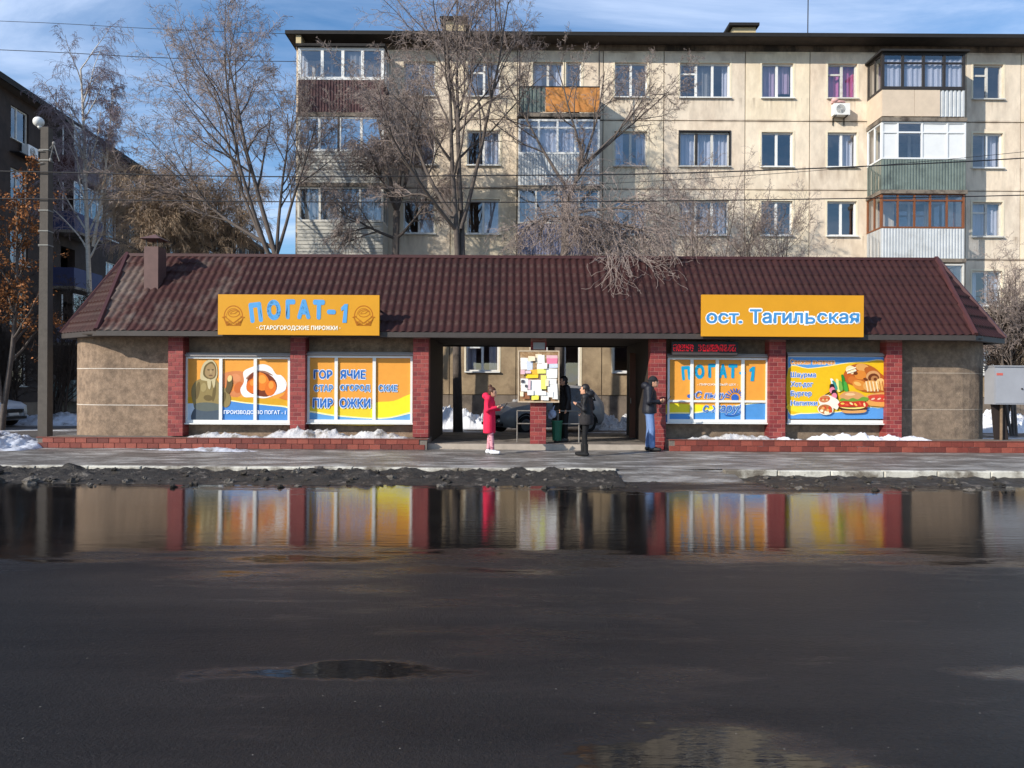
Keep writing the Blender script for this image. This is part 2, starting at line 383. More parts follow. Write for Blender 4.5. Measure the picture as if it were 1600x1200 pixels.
field('pavement', -60, 60, 14.15, 18.9, 240, 40, lambda x, y, u, v: 0.0+0.018*fbm(x, y*2, 0.8)+0.01*fbm(x, y, 4), pave_mat(), kind='structure')
M_yard = mat('yard_slush', C(88, 82, 78), 0.7, 0.3, 1.4, 0.6, 10, col2=C(190, 190, 192), thr=(0.52, 0.58), stretch=(0.5, 1, 1))
field('yard', -90, 90, 18.88, 110, 120, 60, lambda x, y, u, v: -0.012+0.01*fbm(x, y, 0.5), M_yard, kind='structure')

# kerb of whitewashed stones, buried here and there
M_kerb = mat('whitewashed_kerb', C(196, 192, 180), 0.8, 0.25, 3, 0.4, 25, col2=C(104, 96, 85), thr=(0.44, 0.60))
kerb = bpy.data.objects.new('kerb', None); COL.objects.link(kerb); kerb['kind'] = 'structure'
kme = [bevel_box_mesh('kerb_stone', 0.985, 0.16, 0.24, 0.018, M_kerb)]
for i in range(-22, 24):
    x = i*1.0
    if wx(968, 14) < x+0.5 < wx(1135, 14): continue
    o = inst('kerb_stone', kme[0], kerb, (x, 13.98+rnd.uniform(-.008, .008)+(-0.12 if x > 3.5 else 0), -0.215+rnd.uniform(-.008, .008)), (rnd.uniform(-.01, .01), 0, rnd.uniform(-.008, .008)))
# ploughed dirt and slush lying against the kerb
M_mud = mat('muddy_slush', C(52, 47, 41), 0.55, 0.6, 10, 1.0, 40, col2=C(112, 104, 95), thr=(0.56, 0.66))
def mudh(x, y, u, v):
    v = min(1, max(0, v)); edge = min(1, v*1.7)**1.3
    big = max(0, 0.35+0.75*fbm(x, y, 0.45, 3, 2.0))
    lump = max(0, fbm(x, y*1.2, 2.6, 4, 5.0)+0.15); fine_ = abs(fbm(x, y, 9, 3, 8.0))
    k = 1.3 if x < 2.0 else (0.3 if x < 4.4 else 0.62)
    if x < -9: k *= 1.25
    return ROADZ-0.025+edge*k*(0.055+0.03*big+0.085*lump*(0.35+big)+.045*fine_)
field('slush_ridge', -30, 30, 12.3, 13.985, 900, 56, mudh, M_mud, kind='stuff')
# ------------------------------------------------------------------ end of setting

# ------------------------------------------------------------------ windows used by all houses
def curtain_mesh(q, x0, x1, z0, z1, y, amp=0.03, n=None):
    n = n or max(6, int((x1-x0)/0.05)); ph = rnd.uniform(0, 6)
    pts = [(x0+(x1-x0)*i/n, y+amp*math.sin(ph+i*1.7)+amp*.5*math.sin(i*0.9)) for i in range(n+1)]
    for i in range(n): q.quad((pts[i][0], pts[i][1], z0), (pts[i+1][0], pts[i+1][1], z0), (pts[i+1][0], pts[i+1][1], z1), (pts[i][0], pts[i][1], z1))
def window(parent, x0, x1, z0, z1, y, splits=(0.5,), fm=None, gm=None, curt=(), sill=True, vent=None, fw=0.06, mw=0.09, local=False):
    """frame (the part) with a pane per light, sill and curtains as sub-parts; y is the plane of the frame's face"""
    fm = fm or M_white; gm = gm or M_glass; d = 0.07
    q = MB()
    q.box(x0, x0+fw, y, y+d, z0, z1); q.box(x1-fw, x1, y, y+d, z0, z1)
    q.box(x0+fw, x1-fw, y, y+d, z1-fw, z1); q.box(x0+fw, x1-fw, y, y+d, z0, z0+fw)
    xs = [x0+fw]
    for s in splits:
        c = x0+(x1-x0)*s; q.box(c-mw/2, c+mw/2, y+.004, y+d, z0+fw, z1-fw); xs += [c-mw/2, c+mw/2]
    xs.append(x1-fw)
    if vent is not None:
        zz = z1-(z1-z0)*0.30; q.box(xs[2*vent], xs[2*vent+1], y+.006, y+d, zz-.035, zz+.035)
    fr = q.build('window', fm, parent, local=local)
    for i in range(len(splits)+1):
        p = MB(); a, b = xs[2*i], xs[2*i+1]; t = rnd.uniform(-.004, .004)
        p.quad((a, y+.035+t, z0+fw), (b, y+.035-t, z0+fw), (b, y+.035-t, z1-fw), (a, y+.035+t, z1-fw)); p.build('pane', gm, fr, local=local)
    if sill:
        p = MB(); p.box(x0-.05, x1+.05, y-.19, y-.002, z0-.05, z0-.005); p.build('sill', fm, fr, local=local)
    for (a, b, lo, m) in curt:
        p = MB(); curtain_mesh(p, x0+(x1-x0)*a, x0+(x1-x0)*b, z0+(z1-z0)*lo, z1+.1, y+0.22); p.build('curtain', m, fr, local=local)
    return fr

def corrugated(q, x0, x1, z0, z1, y, pitch=0.11, dep=0.025):
    n = max(2, int(round((x1-x0)/pitch))); pw = (x1-x0)/n
    for i in range(n):
        a = x0+i*pw; pts = [(a, y+dep), (a+pw*.3, y+dep), (a+pw*.42, y), (a+pw*.88, y), (a+pw, y+dep)]
        for k in range(4): q.quad((pts[k][0], pts[k][1], z0), (pts[k+1][0], pts[k+1][1], z0), (pts[k+1][0], pts[k+1][1], z1), (pts[k][0], pts[k][1], z1))
def corr_side(q, x, y0, y1, z0, z1, pitch=0.11, dep=0.02):
    n = max(2, int(round((y1-y0)/pitch))); pw = (y1-y0)/n
    for i in range(n):
        a = y0+i*pw; pts = [(a, x), (a+pw*.45, x), (a+pw*.55, x+dep), (a+pw, x+dep)]
        for k in range(3): q.quad((pts[k][1], pts[k][0], z0), (pts[k+1][1], pts[k+1][0], z0), (pts[k+1][1], pts[k+1][0], z1), (pts[k][1], pts[k][0], z1))

# ------------------------------------------------------------------ the five-storey panel house
DA = 29.0; SA = F/DA
ax = lambda px: (px-800)/SA
M_panel = [mat('panel_render_%d' % i, c, 0.9, 0.18, 2.2, 0.35, 35, col2=c2, thr=(0.47, 0.76), stretch=(1.3, 1, 0.6)) for i, (c, c2) in enumerate([
    (C(230, 214, 190), C(204, 184, 160)), (C(226, 209, 186), C(192, 172, 150)), (C(231, 215, 188), C(208, 190, 162)), (C(222, 207, 186), C(190, 172, 152))])]
def weather(m):
    t = m.node_tree; l = t.links.new; b = t.nodes['Principled BSDF']; src = b.inputs['Base Color'].links[0].from_socket
    geo = N(t, 'ShaderNodeNewGeometry'); sp = N(t, 'ShaderNodeSeparateXYZ'); l(geo.outputs['Position'], sp.inputs[0])
    def op(o, a, b_=None, v=None):
        n = N(t, 'ShaderNodeMath', operation=o)
        l(a, n.inputs[0]) 
        if b_ is not None: l(b_, n.inputs[1])
        if v is not None: n.inputs[1].default_value = v
        return n.outputs[0]
    def mr(x, a, b_, c, d):
        n = N(t, 'ShaderNodeMapRange'); n.inputs['From Min'].default_value = a; n.inputs['From Max'].default_value = b_; n.inputs['To Min'].default_value = c; n.inputs['To Max'].default_value = d; l(x, n.inputs['Value']); return n.outputs[0]
    def nz(sc_, st, det=5):
        mp_ = N(t, 'ShaderNodeMapping'); mp_.inputs['Scale'].default_value = st; l(geo.outputs['Position'], mp_.inputs[0]); n = N(t, 'ShaderNodeTexNoise'); n.inputs['Scale'].default_value = sc_; n.inputs['Detail'].default_value = det; l(mp_.outputs[0], n.inputs['Vector']); return n.outputs['Fac']
    fr = op('FRACT', op('MULTIPLY', op('SUBTRACT', sp.outputs['Z'], v=1.19), v=1/2.7))
    under = op('MULTIPLY', mr(fr, .10, .33, 0, 1), mr(fr, .33, .345, 1, 0))
    drip = op('MULTIPLY', under, mr(nz(6, (1, 1, .05)), .50, .68, 0, .55))
    smear = op('MULTIPLY', op('MAXIMUM', mr(fr, .008, .034, 1, 0), mr(fr, .966, .992, 0, 1)), mr(nz(1.4, (1, 1, 1)), .40, .62, 0, .6))
    k = op('MAXIMUM', drip, smear)
    mxn = N(t, 'ShaderNodeMix', data_type='RGBA'); l(k, mxn.inputs[0]); l(src, mxn.inputs[6]); mxn.inputs[7].default_value = (*C(128, 106, 86), 1); l(mxn.outputs[2], b.inputs['Base Color'])
for m_ in M_panel: weather(m_)
M_joint = mat('joint_mortar', C(96, 84, 72), 0.95, 0.3, 6)
M_plinth = mat('plinth_render', C(120, 108, 96), 0.9, 0.25, 2, 0.4, 25, col2=C(80, 72, 66), thr=(0.5, 0.65))
apt = thing('apartment_building', 'beige five storey concrete panel block of flats with black roof edge behind the kiosk', 'building', (ax(1000), DA, 0))
cols = [460, 598, 702, 806, 940, 1035, 1162, 1263, 1366, 1507, 1593, 1690, 1800]
zj = [1.19+2.7*k for k in range(6)]     # storey joints
win = {598: (628, 678, 2), 702: (728, 779, 2), 940: (958, 1009, 2), 1035: (1060, 1138, 3), 1162: (1188, 1237, 2), 1263: (1291, 1337, 2), 1507: (1518, 1565, 2), 1593: (1620, 1668, 2), 1690: (1715, 1790, 3)}
doorcols = {460: (490, 570), 806: (830, 906), 1366: (1395, 1480)}
back = MB(); back.cur = 0
for ci in range(len(cols)-1):
    c0, c1 = cols[ci], cols[ci+1]; x0, x1 = ax(c0), ax(c1)
    for k in range(5):
        row = 5-k                         # 1 = top storey
        z0, z1 = zj[k], zj[k+1]
        holes = []
        if c0 in win: a, b, n = win[c0]; holes = [(ax(a), ax(b), z0+0.92, z0+2.27)]
        else: a, b = doorcols[c0]; holes = [(ax(a), ax(a)+(ax(b)-ax(a))*.62, z0+0.92, z0+2.27), (ax(a)+(ax(b)-ax(a))*.68, ax(b), z0+0.12, z0+2.27)]
        q = MB(); g = 0.017; dy = rnd.uniform(0, .012)
        panel_holes(q, x0+g, x1-g, z0+g, z1-g+(0 if k < 4 else 0.25), DA+dy, DA+.32, holes)
        q.build('wall_panel', M_panel[(ci*3+k*2) % 4] if k else mat('ground_floor_render', C(158, 138, 110), .9, .25, 2.2, .4, 30, col2=C(118, 100, 80), thr=(.45, .7)), apt)
        for hi, h in enumerate(holes):
            n = win[c0][2] if c0 in win else (2 if hi == 0 else 1)
            sp = {2: (0.5,), 3: (0.33, 0.66), 1: ()}[n]
            r = rnd.random(); cu = []
            key = (c0, row)
            if key == (1263, 1): cu = [(0, .47, 0, M_pink), (.53, 1, 0, M_pink)]
            elif key == (1162, 1): cu = [(.12, .5, 0, M_mauve), (.55, .97, .2, M_mauve)]
            elif key == (1035, 1): cu = [(.36, .64, 0, M_grey), (.88, 1, 0, M_curt)]
            elif key == (1035, 2): cu = [(0, 1, 0.05, M_curt)]
            elif key == (1035, 3): cu = [(.1, .3, 0, M_curt), (.45, .62, 0, M_curt), (.7, .95, 0, M_curt)]
            elif r < .22: cu = [(0, .3, 0, M_curt), (.7, 1, 0, M_curt)]
            elif r < .5: cu = [(.5, .96, 0, M_curt)]
            elif r < .58: cu = [(0, 1, .0, M_curt)]
            fm = M_white if rnd.random() < .7 else M_pvcdirty
            if key == (1035, 2): fm = M_pvcdirty
            wv = window(apt, h[0], h[1], h[2], h[3], DA+.10, sp, fm, M_glass, cu, sill=(n > 1), vent=(0 if rnd.random() < .35 and n > 1 else None))
            if key == (1035, 2):     # old dark wooden surround
                e = MB(); e.box(h[0]-.05, h[0], DA-.02, DA+.1, h[2]-.05, h[3]+.05); e.box(h[1], h[1]+.05, DA-.02, DA+.1, h[2]-.05, h[3]+.05)
                e.box(h[0], h[1], DA-.02, DA+.1, h[3], h[3]+.05); e.box(h[0]+.62, h[0]+.72, DA+.06, DA+.105, h[2]+.06, h[3]-.06); e.build('surround', M_dark, wv)
            else:                    # painted reveal band round the opening
                e = MB(); bw = 0.07; yy = DA-.006
                e.box(h[0]-bw, h[0]-.001, yy, DA+.02, h[2]-.02, h[3]+bw); e.box(h[1]+.001, h[1]+bw, yy, DA+.02, h[2]-.02, h[3]+bw); e.box(h[0]-.001, h[1]+.001, yy, DA+.02, h[3]+.001, h[3]+bw)
                e.build('surround', mat('reveal_paint', C(224, 212, 186), 0.85, 0.1, 4), wv)
    q = MB(); q.box(x0+.01, x1-.01, DA-.06, DA+.3, -0.3, zj[0]-.01); q.build('plinth_panel', M_plinth, apt)
q = MB()
xl, xr = ax(460), ax(1800)
q.box(xl+.02, xr-.02, DA+.20, DA+.205, 0, zj[5]+.2)    # mortar seen in the joints is the face between panels
me_holes = q
q = MB(); allh = []
for c0 in list(win): a, b, n = win[c0]; allh += [(ax(a)-.005, ax(b)+.005, zj[k]+0.915, zj[k]+2.275) for k in range(5)]
for c0 in doorcols:
    a, b = doorcols[c0]
    for k in range(5):
        m0 = ax(a)+(ax(b)-ax(a))*.62; m1 = ax(a)+(ax(b)-ax(a))*.68
        allh += [(ax(a)-.005, ax(b)+.005, zj[k]+.115, zj[k]+2.275)]
panel_holes(q, xl+.01, xr, 0, zj[5]+.2, DA+.05, DA+.3, allh)
q.build('joint_filling', M_joint, apt)
q = MB(); q.box(xl+.05, xr, DA+3.2, DA+3.3, 0, zj[5]); 
for z in zj: q.box(xl+.05, xr, DA+.33, DA+3.2, z-.14, z)
for c in cols[1:-1]: q.box(ax(c)-.06, ax(c)+.06, DA+.33, DA+3.2, 0, zj[5])
q.build('inner_walls', M_room, apt)
q = MB(); q.box(xl, xl+.3, DA+.03, DA+12, -0.2, zj[5]+.24); q.box(xl, xr, DA+11.7, DA+12, -0.2, zj[5]+.2); q.build('end_wall', M_panel[3], apt)
zr = 15.06
q = MB(); q.box(xl-.15, xr, DA-.735, DA+12.4, zr-.11, zr-.02); roof = q.build('roof', mat('roof_slab', C(70, 62, 55), 0.9, 0.3, 3), apt)
q = MB(); q.box(xl-.2, xr, DA-.80, DA-.74, zr-.12, zr+.02); q.box(xl-.2, xr, DA-.74, DA+12.4, zr-.018, zr+.02); q.box(xl-.2, xl-.152, DA-.74, DA+12.4, zr-.12, zr-.018); q.build('eaves_flashing', M_black, roof)
q = MB(); q.box(xl, xr, DA-.02, DA+.0, zj[5]+.02, zr-.115); q.build('frieze', mat('eave_shade_concrete', C(120, 104, 88), 0.9, 0.35, 2.5, col2=C(62, 54, 47), thr=(0.45, 0.62), stretch=(1, 1, .4)), apt)  # shadow under the eaves put into the dark colours of this strip
M_chim = mat('chimney_render', C(196, 178, 140), 0.9, 0.2, 4, 0.4, 30)
for (a, b, t, D) in ((692, 724, 28, 31.0), (1142, 1178, 38, 32.0)):
    X0, X1, Z = wx(a, D), wx(b, D), wz(t, D, a)
    q = MB(); q.box(X0, X1, D, D+1.0, zr+.02, Z-.12); ch = q.build('chimney', M_chim, roof)
    q = MB(); q.box(X0-.2, X1+.1, D-.18, D+1.2, Z-.12, Z)
    if a > 1000: q.poly([(X0-.2, D-.18, Z-.12), (X0-.2, D-.12, Z-.12), (X0-.9, D-.12, zr+.05), (X0-.9, D-.18, zr+.05)])
    q.build('chimney_cap', M_black, ch)
D = 28.35; q = MB(); q.box(wx(460, D), wx(468, D), D-.05, D+.5, wz(72, D, 460), wz(53, D, 460)); ch = q.build('vent_post', M_chim, roof)
q = MB(); q.box(wx(457, D), wx(471, D), D-.12, D+.55, wz(53, D, 460), wz(49, D, 460)); q.build('vent_cap', M_black, ch)
for px, t in ((1259, -60), (771, -30)):
    D = 30; q = MB(); X = wx(px, D); q.tube([(X, D, zr), (X+.02, D, wz(t, D, px))], .022, 5); q.tube([(X, D, zr), (X, D, zr+.5)], .05, 6); q.build('antenna', M_dark, roof)

# balconies: parts of the house
DB = 27.8
bx = lambda px: wx(px, DB)
def bz(py, px=800): return wz(py, DB, px)
M_brown = mat('brown_profiled_sheet', C(78, 48, 46), 0.45, 0.12, 3); M_siding = mat('grey_siding', C(176, 174, 166), 0.7, 0.18, 4, stretch=(.4, 1, 3))
M_galv = mat('pale_profiled_sheet', C(190, 194, 196), 0.5, 0.12, 3, col2=C(150, 152, 150), thr=(.55, .75)); M_greeng = mat('grey_green_sheet', C(106, 118, 113), 0.6, 0.2, 3, col2=C(78, 88, 86), thr=(.5, .7))
M_orange = mat('orange_panel', C(200, 136, 72), 0.7, 0.15, 4, col2=C(186, 116, 52), thr=(.5, .7)); M_beigep = mat('beige_board', C(206, 188, 166), 0.8, 0.1, 3)
M_wood = mat('brown_wood_frame', C(122, 74, 46), 0.6, 0.25, 8, stretch=(1, 1, .3)); M_slab = mat('balcony_slab', C(128, 118, 106), 0.9, 0.3, 4, 0.5, 20, col2=C(70, 62, 56), thr=(.48, .62))
M_bluep = mat('blue_grey_panel', C(112, 116, 140), 0.7, 0.2, 4); M_whitep = mat('white_board', C(222, 224, 224), 0.6, 0.06, 3)
def balcony(x0, x1, zf, zp, zt, par, glz, label):
    """zf floor underside, zp parapet top, zt glazing top (None = open)"""
    q = MB(); q.box(x0-.04, x1+.04, DB-.05, DA-.03, zf-.14, zf); b = q.build('balcony', M_slab, apt); b['label'] = label
    kind, m = par
    if kind == 'corr':
        q = MB(); corrugated(q, x0, x1, zf+.002, zp, DB); corr_side(q, x0, DB+.03, DA-.02, zf+.002, zp); corr_side(q, x1-.02, DB+.03, DA-.02, zf+.002, zp); q.build('parapet', m, b)
    elif kind == 'board':
        n = 9; h = (zp-zf)/n
        for i in range(n):
            q = MB(); z = zf+i*h
            q.v = [(x0, DB+.01, z), (x1, DB+.01, z), (x1, DB+.035, z+h), (x0, DB+.035, z+h), (x0, DB+.06, z), (x1, DB+.06, z), (x1, DB+.06, z+h), (x0, DB+.06, z+h)]
            q.f = [(0, 1, 2, 3), (0, 4, 5, 1), (3, 2, 6, 7), (0, 3, 7, 4), (1, 5, 6, 2)]; q.m = [0]*5; q.build('board', m, b)
        q = MB(); q.box(x0, x0+.05, DB+.062, DA-.02, zf+.002, zp); q.box(x1-.05, x1, DB+.062, DA-.02, zf+.002, zp); q.build('side_board', m, b)
    elif kind == 'panels':
        for (u0, u1, mm, cor) in m:
            q = MB(); a, c = x0+(x1-x0)*u0, x0+(x1-x0)*u1
            if cor: corrugated(q, a+.005, c-.005, zf+.06, zp-.03, DB+.02, 0.16, .04)
            else: q.box(a+.006, c-.006, DB+.01, DB+.05, zf+.06, zp-.03)
            q.build('parapet_panel', mm, b)
        q = MB(); q.box(x0, x1, DB, DB+.05, zp-.028, zp+.012); q.box(x0, x0+.05, DB+.052, DA-.02, zp-.03, zp+.01); q.box(x1-.05, x1, DB+.052, DA-.02, zp-.03, zp+.01)
        q.build('rail', M_dark, b)
        for X in (x0+.002, x1-.042): q = MB(); q.box(X, X+.04, DB+.06, DA-.02, zf+.06, zp-.04); q.build('side_panel', M_beigep if x0 > 5 else M_greeng, b)
    if glz:
        fm, gm, splits, transom, fw = glz
        q = MB(); y = DB+.01
        q.box(x0, x0+fw, y, y+.08, zp+.013, zt); q.box(x1-fw, x1, y, y+.08, zp+.013, zt); q.box(x0+fw, x1-fw, y, y+.08, zt-fw, zt); q.box(x0+fw, x1-fw, y, y+.08, zp+.013, zp+.013+fw)
        xs = [x0+fw]
        for s in splits: c = x0+(x1-x0)*s; q.box(c-fw*.5, c+fw*.5, y+.003, y+.08, zp+.013+fw, zt-fw); xs += [c-fw*.5, c+fw*.5]
        xs.append(x1-fw); zt2 = zt-(zt-zp)*transom if transom else None
        if transom:
            for i in range(0, len(xs), 2): q.box(xs[i], xs[i+1], y+.006, y+.07, zt2-.03, zt2+.03)
        for X in (x0+.001, x1-.061):
            q.box(X, X+.06, y+.082, y+.14, zp+.013, zt); q.box(X, X+.06, DA-.1, DA-.02, zp+.013, zt); q.box(X, X+.06, y+.14, DA-.1, zt-.06, zt); q.box(X, X+.06, y+.14, DA-.1, zp+.013, zp+.07); q.box(X, X+.06, (y+DA)/2-.03, (y+DA)/2+.03, zp+.07, zt-.06)
        fr = q.build('glazing_frame', fm, b)
        for i in range(len(xs)//2):
            g = gm[i % len(gm)] if isinstance(gm, (list, tuple)) else gm
            t = rnd.uniform(-.006, .006)
            zz = [(zp+.013+fw, zt-fw)] if not transom else [(zp+.013+fw, zt2-.03), (zt2+.03, zt-fw)]
            for (za, zb) in zz:
                p = MB(); p.quad((xs[2*i], y+.04+t, za), (xs[2*i+1], y+.04-t, za), (xs[2*i+1], y+.04-t, zb), (xs[2*i], y+.04+t, zb)); p.build('pane', g, b)
        for X in (x0+.03, x1-.03):
            p = MB(); p.quad((X, y+.14, zp+.07), (X, DA-.1, zp+.07), (X, DA-.1, zt-.06), (X, y+.14, zt-.06)); p.build('pane', M_glass, b)
    return b
A0, A1 = bx(463), bx(597); B0, B1 = bx(808), bx(935); C0, C1 = bx(1376), bx(1506)
def bcurt(b, x0, x1, z0, z1, m, y=DB+.16):
    p = MB(); curtain_mesh(p, x0, x1, z0, z1, y, .02); p.build('curtain', m, b)
z_ = lambda py, px: bz(py, px)
b = balcony(A0, A1, z_(176, 530), z_(125, 530), z_(74, 530), ('corr', M_brown), (M_white, M_glass, (.28, .52, .75), 0, .11), 'white glazed balcony with a dark brown ribbed parapet')
bcurt(b, A0+1.85, A0+2.4, z_(125, 530), z_(78, 530), M_grey)
q = MB(); q.box(A0-.06, A1+.06, DB-.12, DA-.02, z_(74, 530)+.004, z_(72, 530)+.05); q.build('balcony_roof', M_black, b)
b = balcony(A0, A1, z_(286, 530), z_(237, 530), z_(181, 530), ('board', M_siding), (M_white, M_glassblue, (.25, .49, .74), 0, .09), 'balcony with sky reflecting panes above grey boards')
q = MB(); xm = A0+(A1-A0)*.475; q.box(xm-.04, xm+.03, DB-.005, DB+.008, z_(236, 530), z_(184, 530)); q.build('dark_post', M_dark, b)
b = balcony(A0, A1, z_(399, 530), z_(347, 530), z_(291, 530), ('board', M_siding), (M_pvcdirty, M_glass, (.26, .5, .73), 0, .08), 'balcony with old dull panes above grey boards')
bcurt(b, A0+.1, A1-.1, z_(346, 530), z_(293, 530), M_grey)
b = balcony(B0, B1, z_(177, 870), z_(135, 870), None, ('panels', [(0, .33, M_greeng, True), (.33, .67, M_orange, False), (.67, 1, M_orange, False)]), None, 'open balcony with an orange and grey parapet')
for X in (B0+.03, B1-.03):
    q = MB(); q.tube([(X, DB+.04, z_(135, 870)), (X, DB+.04, z_(78, 870))], .025, 5); q.build('post', M_dark, b)
b = balcony(B0, B1, z_(290, 870), z_(241, 870), z_(186, 870), ('corr', M_galv), (M_white, M_glass, (.25, .48, .7), .24, .075), 'white glazed balcony above a pale ribbed parapet')
bcurt(b, B0+.08, B1-.08, z_(240, 870), z_(187, 870), M_curt)
b = balcony(B0, B1, z_(398, 870), z_(350, 870), z_(295, 870), ('corr', M_bluep), (M_pvcdirty, M_glass, (.22, .5, .75), 0, .06), 'balcony with grey panes above a blue grey parapet')
bcurt(b, B0+.08, B1-.08, z_(349, 870), z_(297, 870), M_grey)
b = balcony(C0, C1, z_(184, 1440), z_(139, 1440), z_(82, 1440), ('panels', [(0, .39, M_beigep, False), (.39, .70, M_beigep, False), (.70, 1, M_galv, True)]), (M_dark, M_glass, (.25, .5, .75), .28, .085), 'dark framed balcony with white curtains over a beige board parapet')
for i in range(4): bcurt(b, C0+.12+i*(C1-C0)*.24, C0+.05+(i+1)*(C1-C0)*.24, z_(137, 1440), z_(90, 1440), M_curt)
q = MB(); q.box(C0-.1, C1+.1, DB-.12, DA-.02, z_(82, 1440)+.005, z_(80, 1440)+.03); q.build('balcony_roof', M_black, b)
b = balcony(C0, C1+.04, z_(297, 1440), z_(249, 1440), z_(190, 1440), ('corr', M_greeng), (M_whitep, [M_whitep, M_glass, M_whitep, M_whitep], (.19, .48, .78), .28, .06), 'balcony closed with white boards above a grey green ribbed parapet')
b = balcony(C0, C1, z_(404, 1440), z_(357, 1440), z_(302, 1440), ('corr', M_galv), (M_wood, M_glass, (.2, .4, .59, .79), .2, .06), 'brown wooden framed balcony above a white ribbed parapet')
b = balcony(C0+.02, C1, z_(512, 1440), z_(462, 1440), z_(412, 1440), ('corr', M_galv), (M_pvcdirty, M_glass, (.33, .66), 0, .06), 'balcony with dull panes partly behind the kiosk roof')

# air conditioner under the window with the pink curtains
D = DA-.36; ac = thing('air_conditioner', 'white air conditioner box on brackets under the window with pink curtains', 'air conditioner', (wx(1313, D), D, wz(178, D, 1313)))
X0, X1, Z0, Z1 = wx(1301, D), wx(1326, D), wz(179, D, 1313), wz(161, D, 1313)
q = MB(); q.box(X0, X1, D, D+.26, Z0, Z1); q.build('casing', M_white, ac)
q = MB(); cx, cz = X0+.26, (Z0+Z1)/2
for r in (.16, .12, .08, .04): q.tube([(cx+r*math.cos(a*math.pi/8), D-.006, cz+r*math.sin(a*math.pi/8)) for a in range(17)], .008, 4)
q.build('fan_grille', M_dark, ac)
q = MB()
for X in (X0+.08, X1-.1): q.box(X, X+.03, D+.02, DA-.004, Z0-.045, Z0-.004); q.box(X, X+.03, DA-.04, DA-.006, Z0-.3, Z0-.045)
q.build('bracket', M_dark, ac)
q = MB(); field_pts = [(X0-.1, Z1+.02), (X0+.35, Z1+.05)]
q.ell((X0+.2, D+.12, Z1+.06), (.3, .16, .07), 10, 6); q.ell((X0+.05, D+.05, Z1+.12), (.14, .12, .1), 10, 6); q.build('cloth_cover', mat('pink_rag', C(226, 176, 170), 0.9, 0.2, 9), ac, smooth=True)

# ------------------------------------------------------------------ the dark brick house end-on at the left
M_brick2 = mat('dark_brick', C(62, 52, 47), 0.9, 0.3, 3, 0.3, 12, col2=C(46, 39, 36), thr=(.5, .7)); M_blueb = mat('navy_panel', C(58, 62, 96), 0.7, .15, 3)
lh = thing('brick_apartment_house', 'dark brown brick block of flats seen along its shaded side, black eaves', 'building', (-22.55, 20, 0), R(90+3.5))
ST = 2.9; LEN = 62; bal = [18.0, 38.0, 54.0]; wins = []
s = 2.3
while s < LEN-2:
    if not any(b0-.4 < s+.7 < b0+3.5 for b0 in bal): wins.append(s)
    s += 3.05
for k in range(5):
    z0 = .6+ST*k; q = MB(); hs = [(s, s+1.4, z0+.8, z0+2.35) for s in wins]+[(b0+.8, b0+2.2, z0+.1, z0+2.35) for b0 in bal]
    panel_holes(q, 0, LEN, z0, z0+ST-.004, 0, .4, hs); q.build('storey_wall', M_brick2, lh, local=True)
    for s in wins:
        if k == 0 and s > 30: continue
        window(lh, s, s+1.4, z0+.8, z0+2.35, .1, (.42,), M_pvcdirty if rnd.random() < .5 else M_white, M_glass, [(0, .35, 0, M_curt)] if rnd.random() < .6 else [], True, None, local=True)
    for bi, b0 in enumerate(bal):
        q = MB(); q.box(b0, b0+3.0, -1.1, -.003, z0+.0, z0+.14); bb = q.build('balcony', M_slab, lh, local=True)
        q = MB(); m = [M_greeng, M_bluep, M_blueb, M_blueb, M_brown][(k+bi) % 5]; q.box(b0+.02, b0+2.98, -1.08, -1.03, z0+.142, z0+1.1); q.box(b0+.02, b0+.07, -1.03, -.01, z0+.142, z0+1.1); q.box(b0+2.93, b0+2.98, -1.03, -.01, z0+.142, z0+1.1); q.build('parapet', m, bb, local=True)
        if k in (1, 3, 4):
            q = MB()
            for i in range(6): q.box(b0+.03+i*.578, b0+.08+i*.578, -1.07, -1.02, z0+1.1, z0+2.6)
            q.box(b0+.08, b0+2.9, -1.068, -1.022, z0+2.0, z0+2.05); q.box(b0+.03, b0+2.97, -1.07, -1.02, z0+2.602, z0+2.66)
            for yy in (-.5,): q.box(b0+.03, b0+.08, yy, yy+.05, z0+1.1, z0+2.6)
            q.build('glazing_frame', M_white, bb, local=True)
            for i in range(5):
                p = MB(); p.quad((b0+.08+i*.578, -1.045, z0+1.1), (b0+.608+i*.578, -1.045, z0+1.1), (b0+.608+i*.578, -1.045, z0+2.6), (b0+.08+i*.578, -1.045, z0+2.6)); p.build('pane', M_glass, bb, local=True)
q = MB(); q.box(0, LEN, -.03, .4, -.3, .596); q.build('plinth', M_plinth, lh, local=True)
q = MB(); q.box(.02, LEN-.02, 2.6, 2.7, 0, 15); q.box(0, .4, .42, 12, -.2, 15.05); q.box(LEN-.4, LEN, .42, 12, -.2, 15.05)
for k in range(6): q.box(.42, LEN-.42, .42, 2.6, .5+ST*k, .596+ST*k)
q.build('inner_walls', M_brick2, lh, local=True)
q = MB(); q.box(-.5, LEN+.5, -.55, 12.5, 15.1, 15.26); rf = q.build('roof', mat('eaves_board', C(96, 88, 78), .9, .2, 3), lh, local=True)
q = MB(); q.box(-.55, LEN+.55, -.62, -.552, 15.06, 15.34); q.quad((-.55, -.62, 15.34), (LEN+.55, -.62, 15.34), (LEN+.55, 6, 16.1), (-.55, 6, 16.1)); q.build('eaves_flashing', M_black, rf, local=True)
for s in (20.5,):
    q = MB(); q.tube([(s, 1.2, 15.3), (s, 1.2, 17.6)], .03, 5); q.build('antenna', M_dark, rf, local=True)
a2 = thing('air_conditioner', 'grey air conditioner under an upper window of the dark brick house', 'air conditioner', (0, 0, 0), R(93.5)); a2.location = lh.matrix_world @ Vector((0, 0, 0)) if False else (-22.55, 20, 0)
s = [x for x in wins if x > 13][0]; zc = .6+ST*4+.15
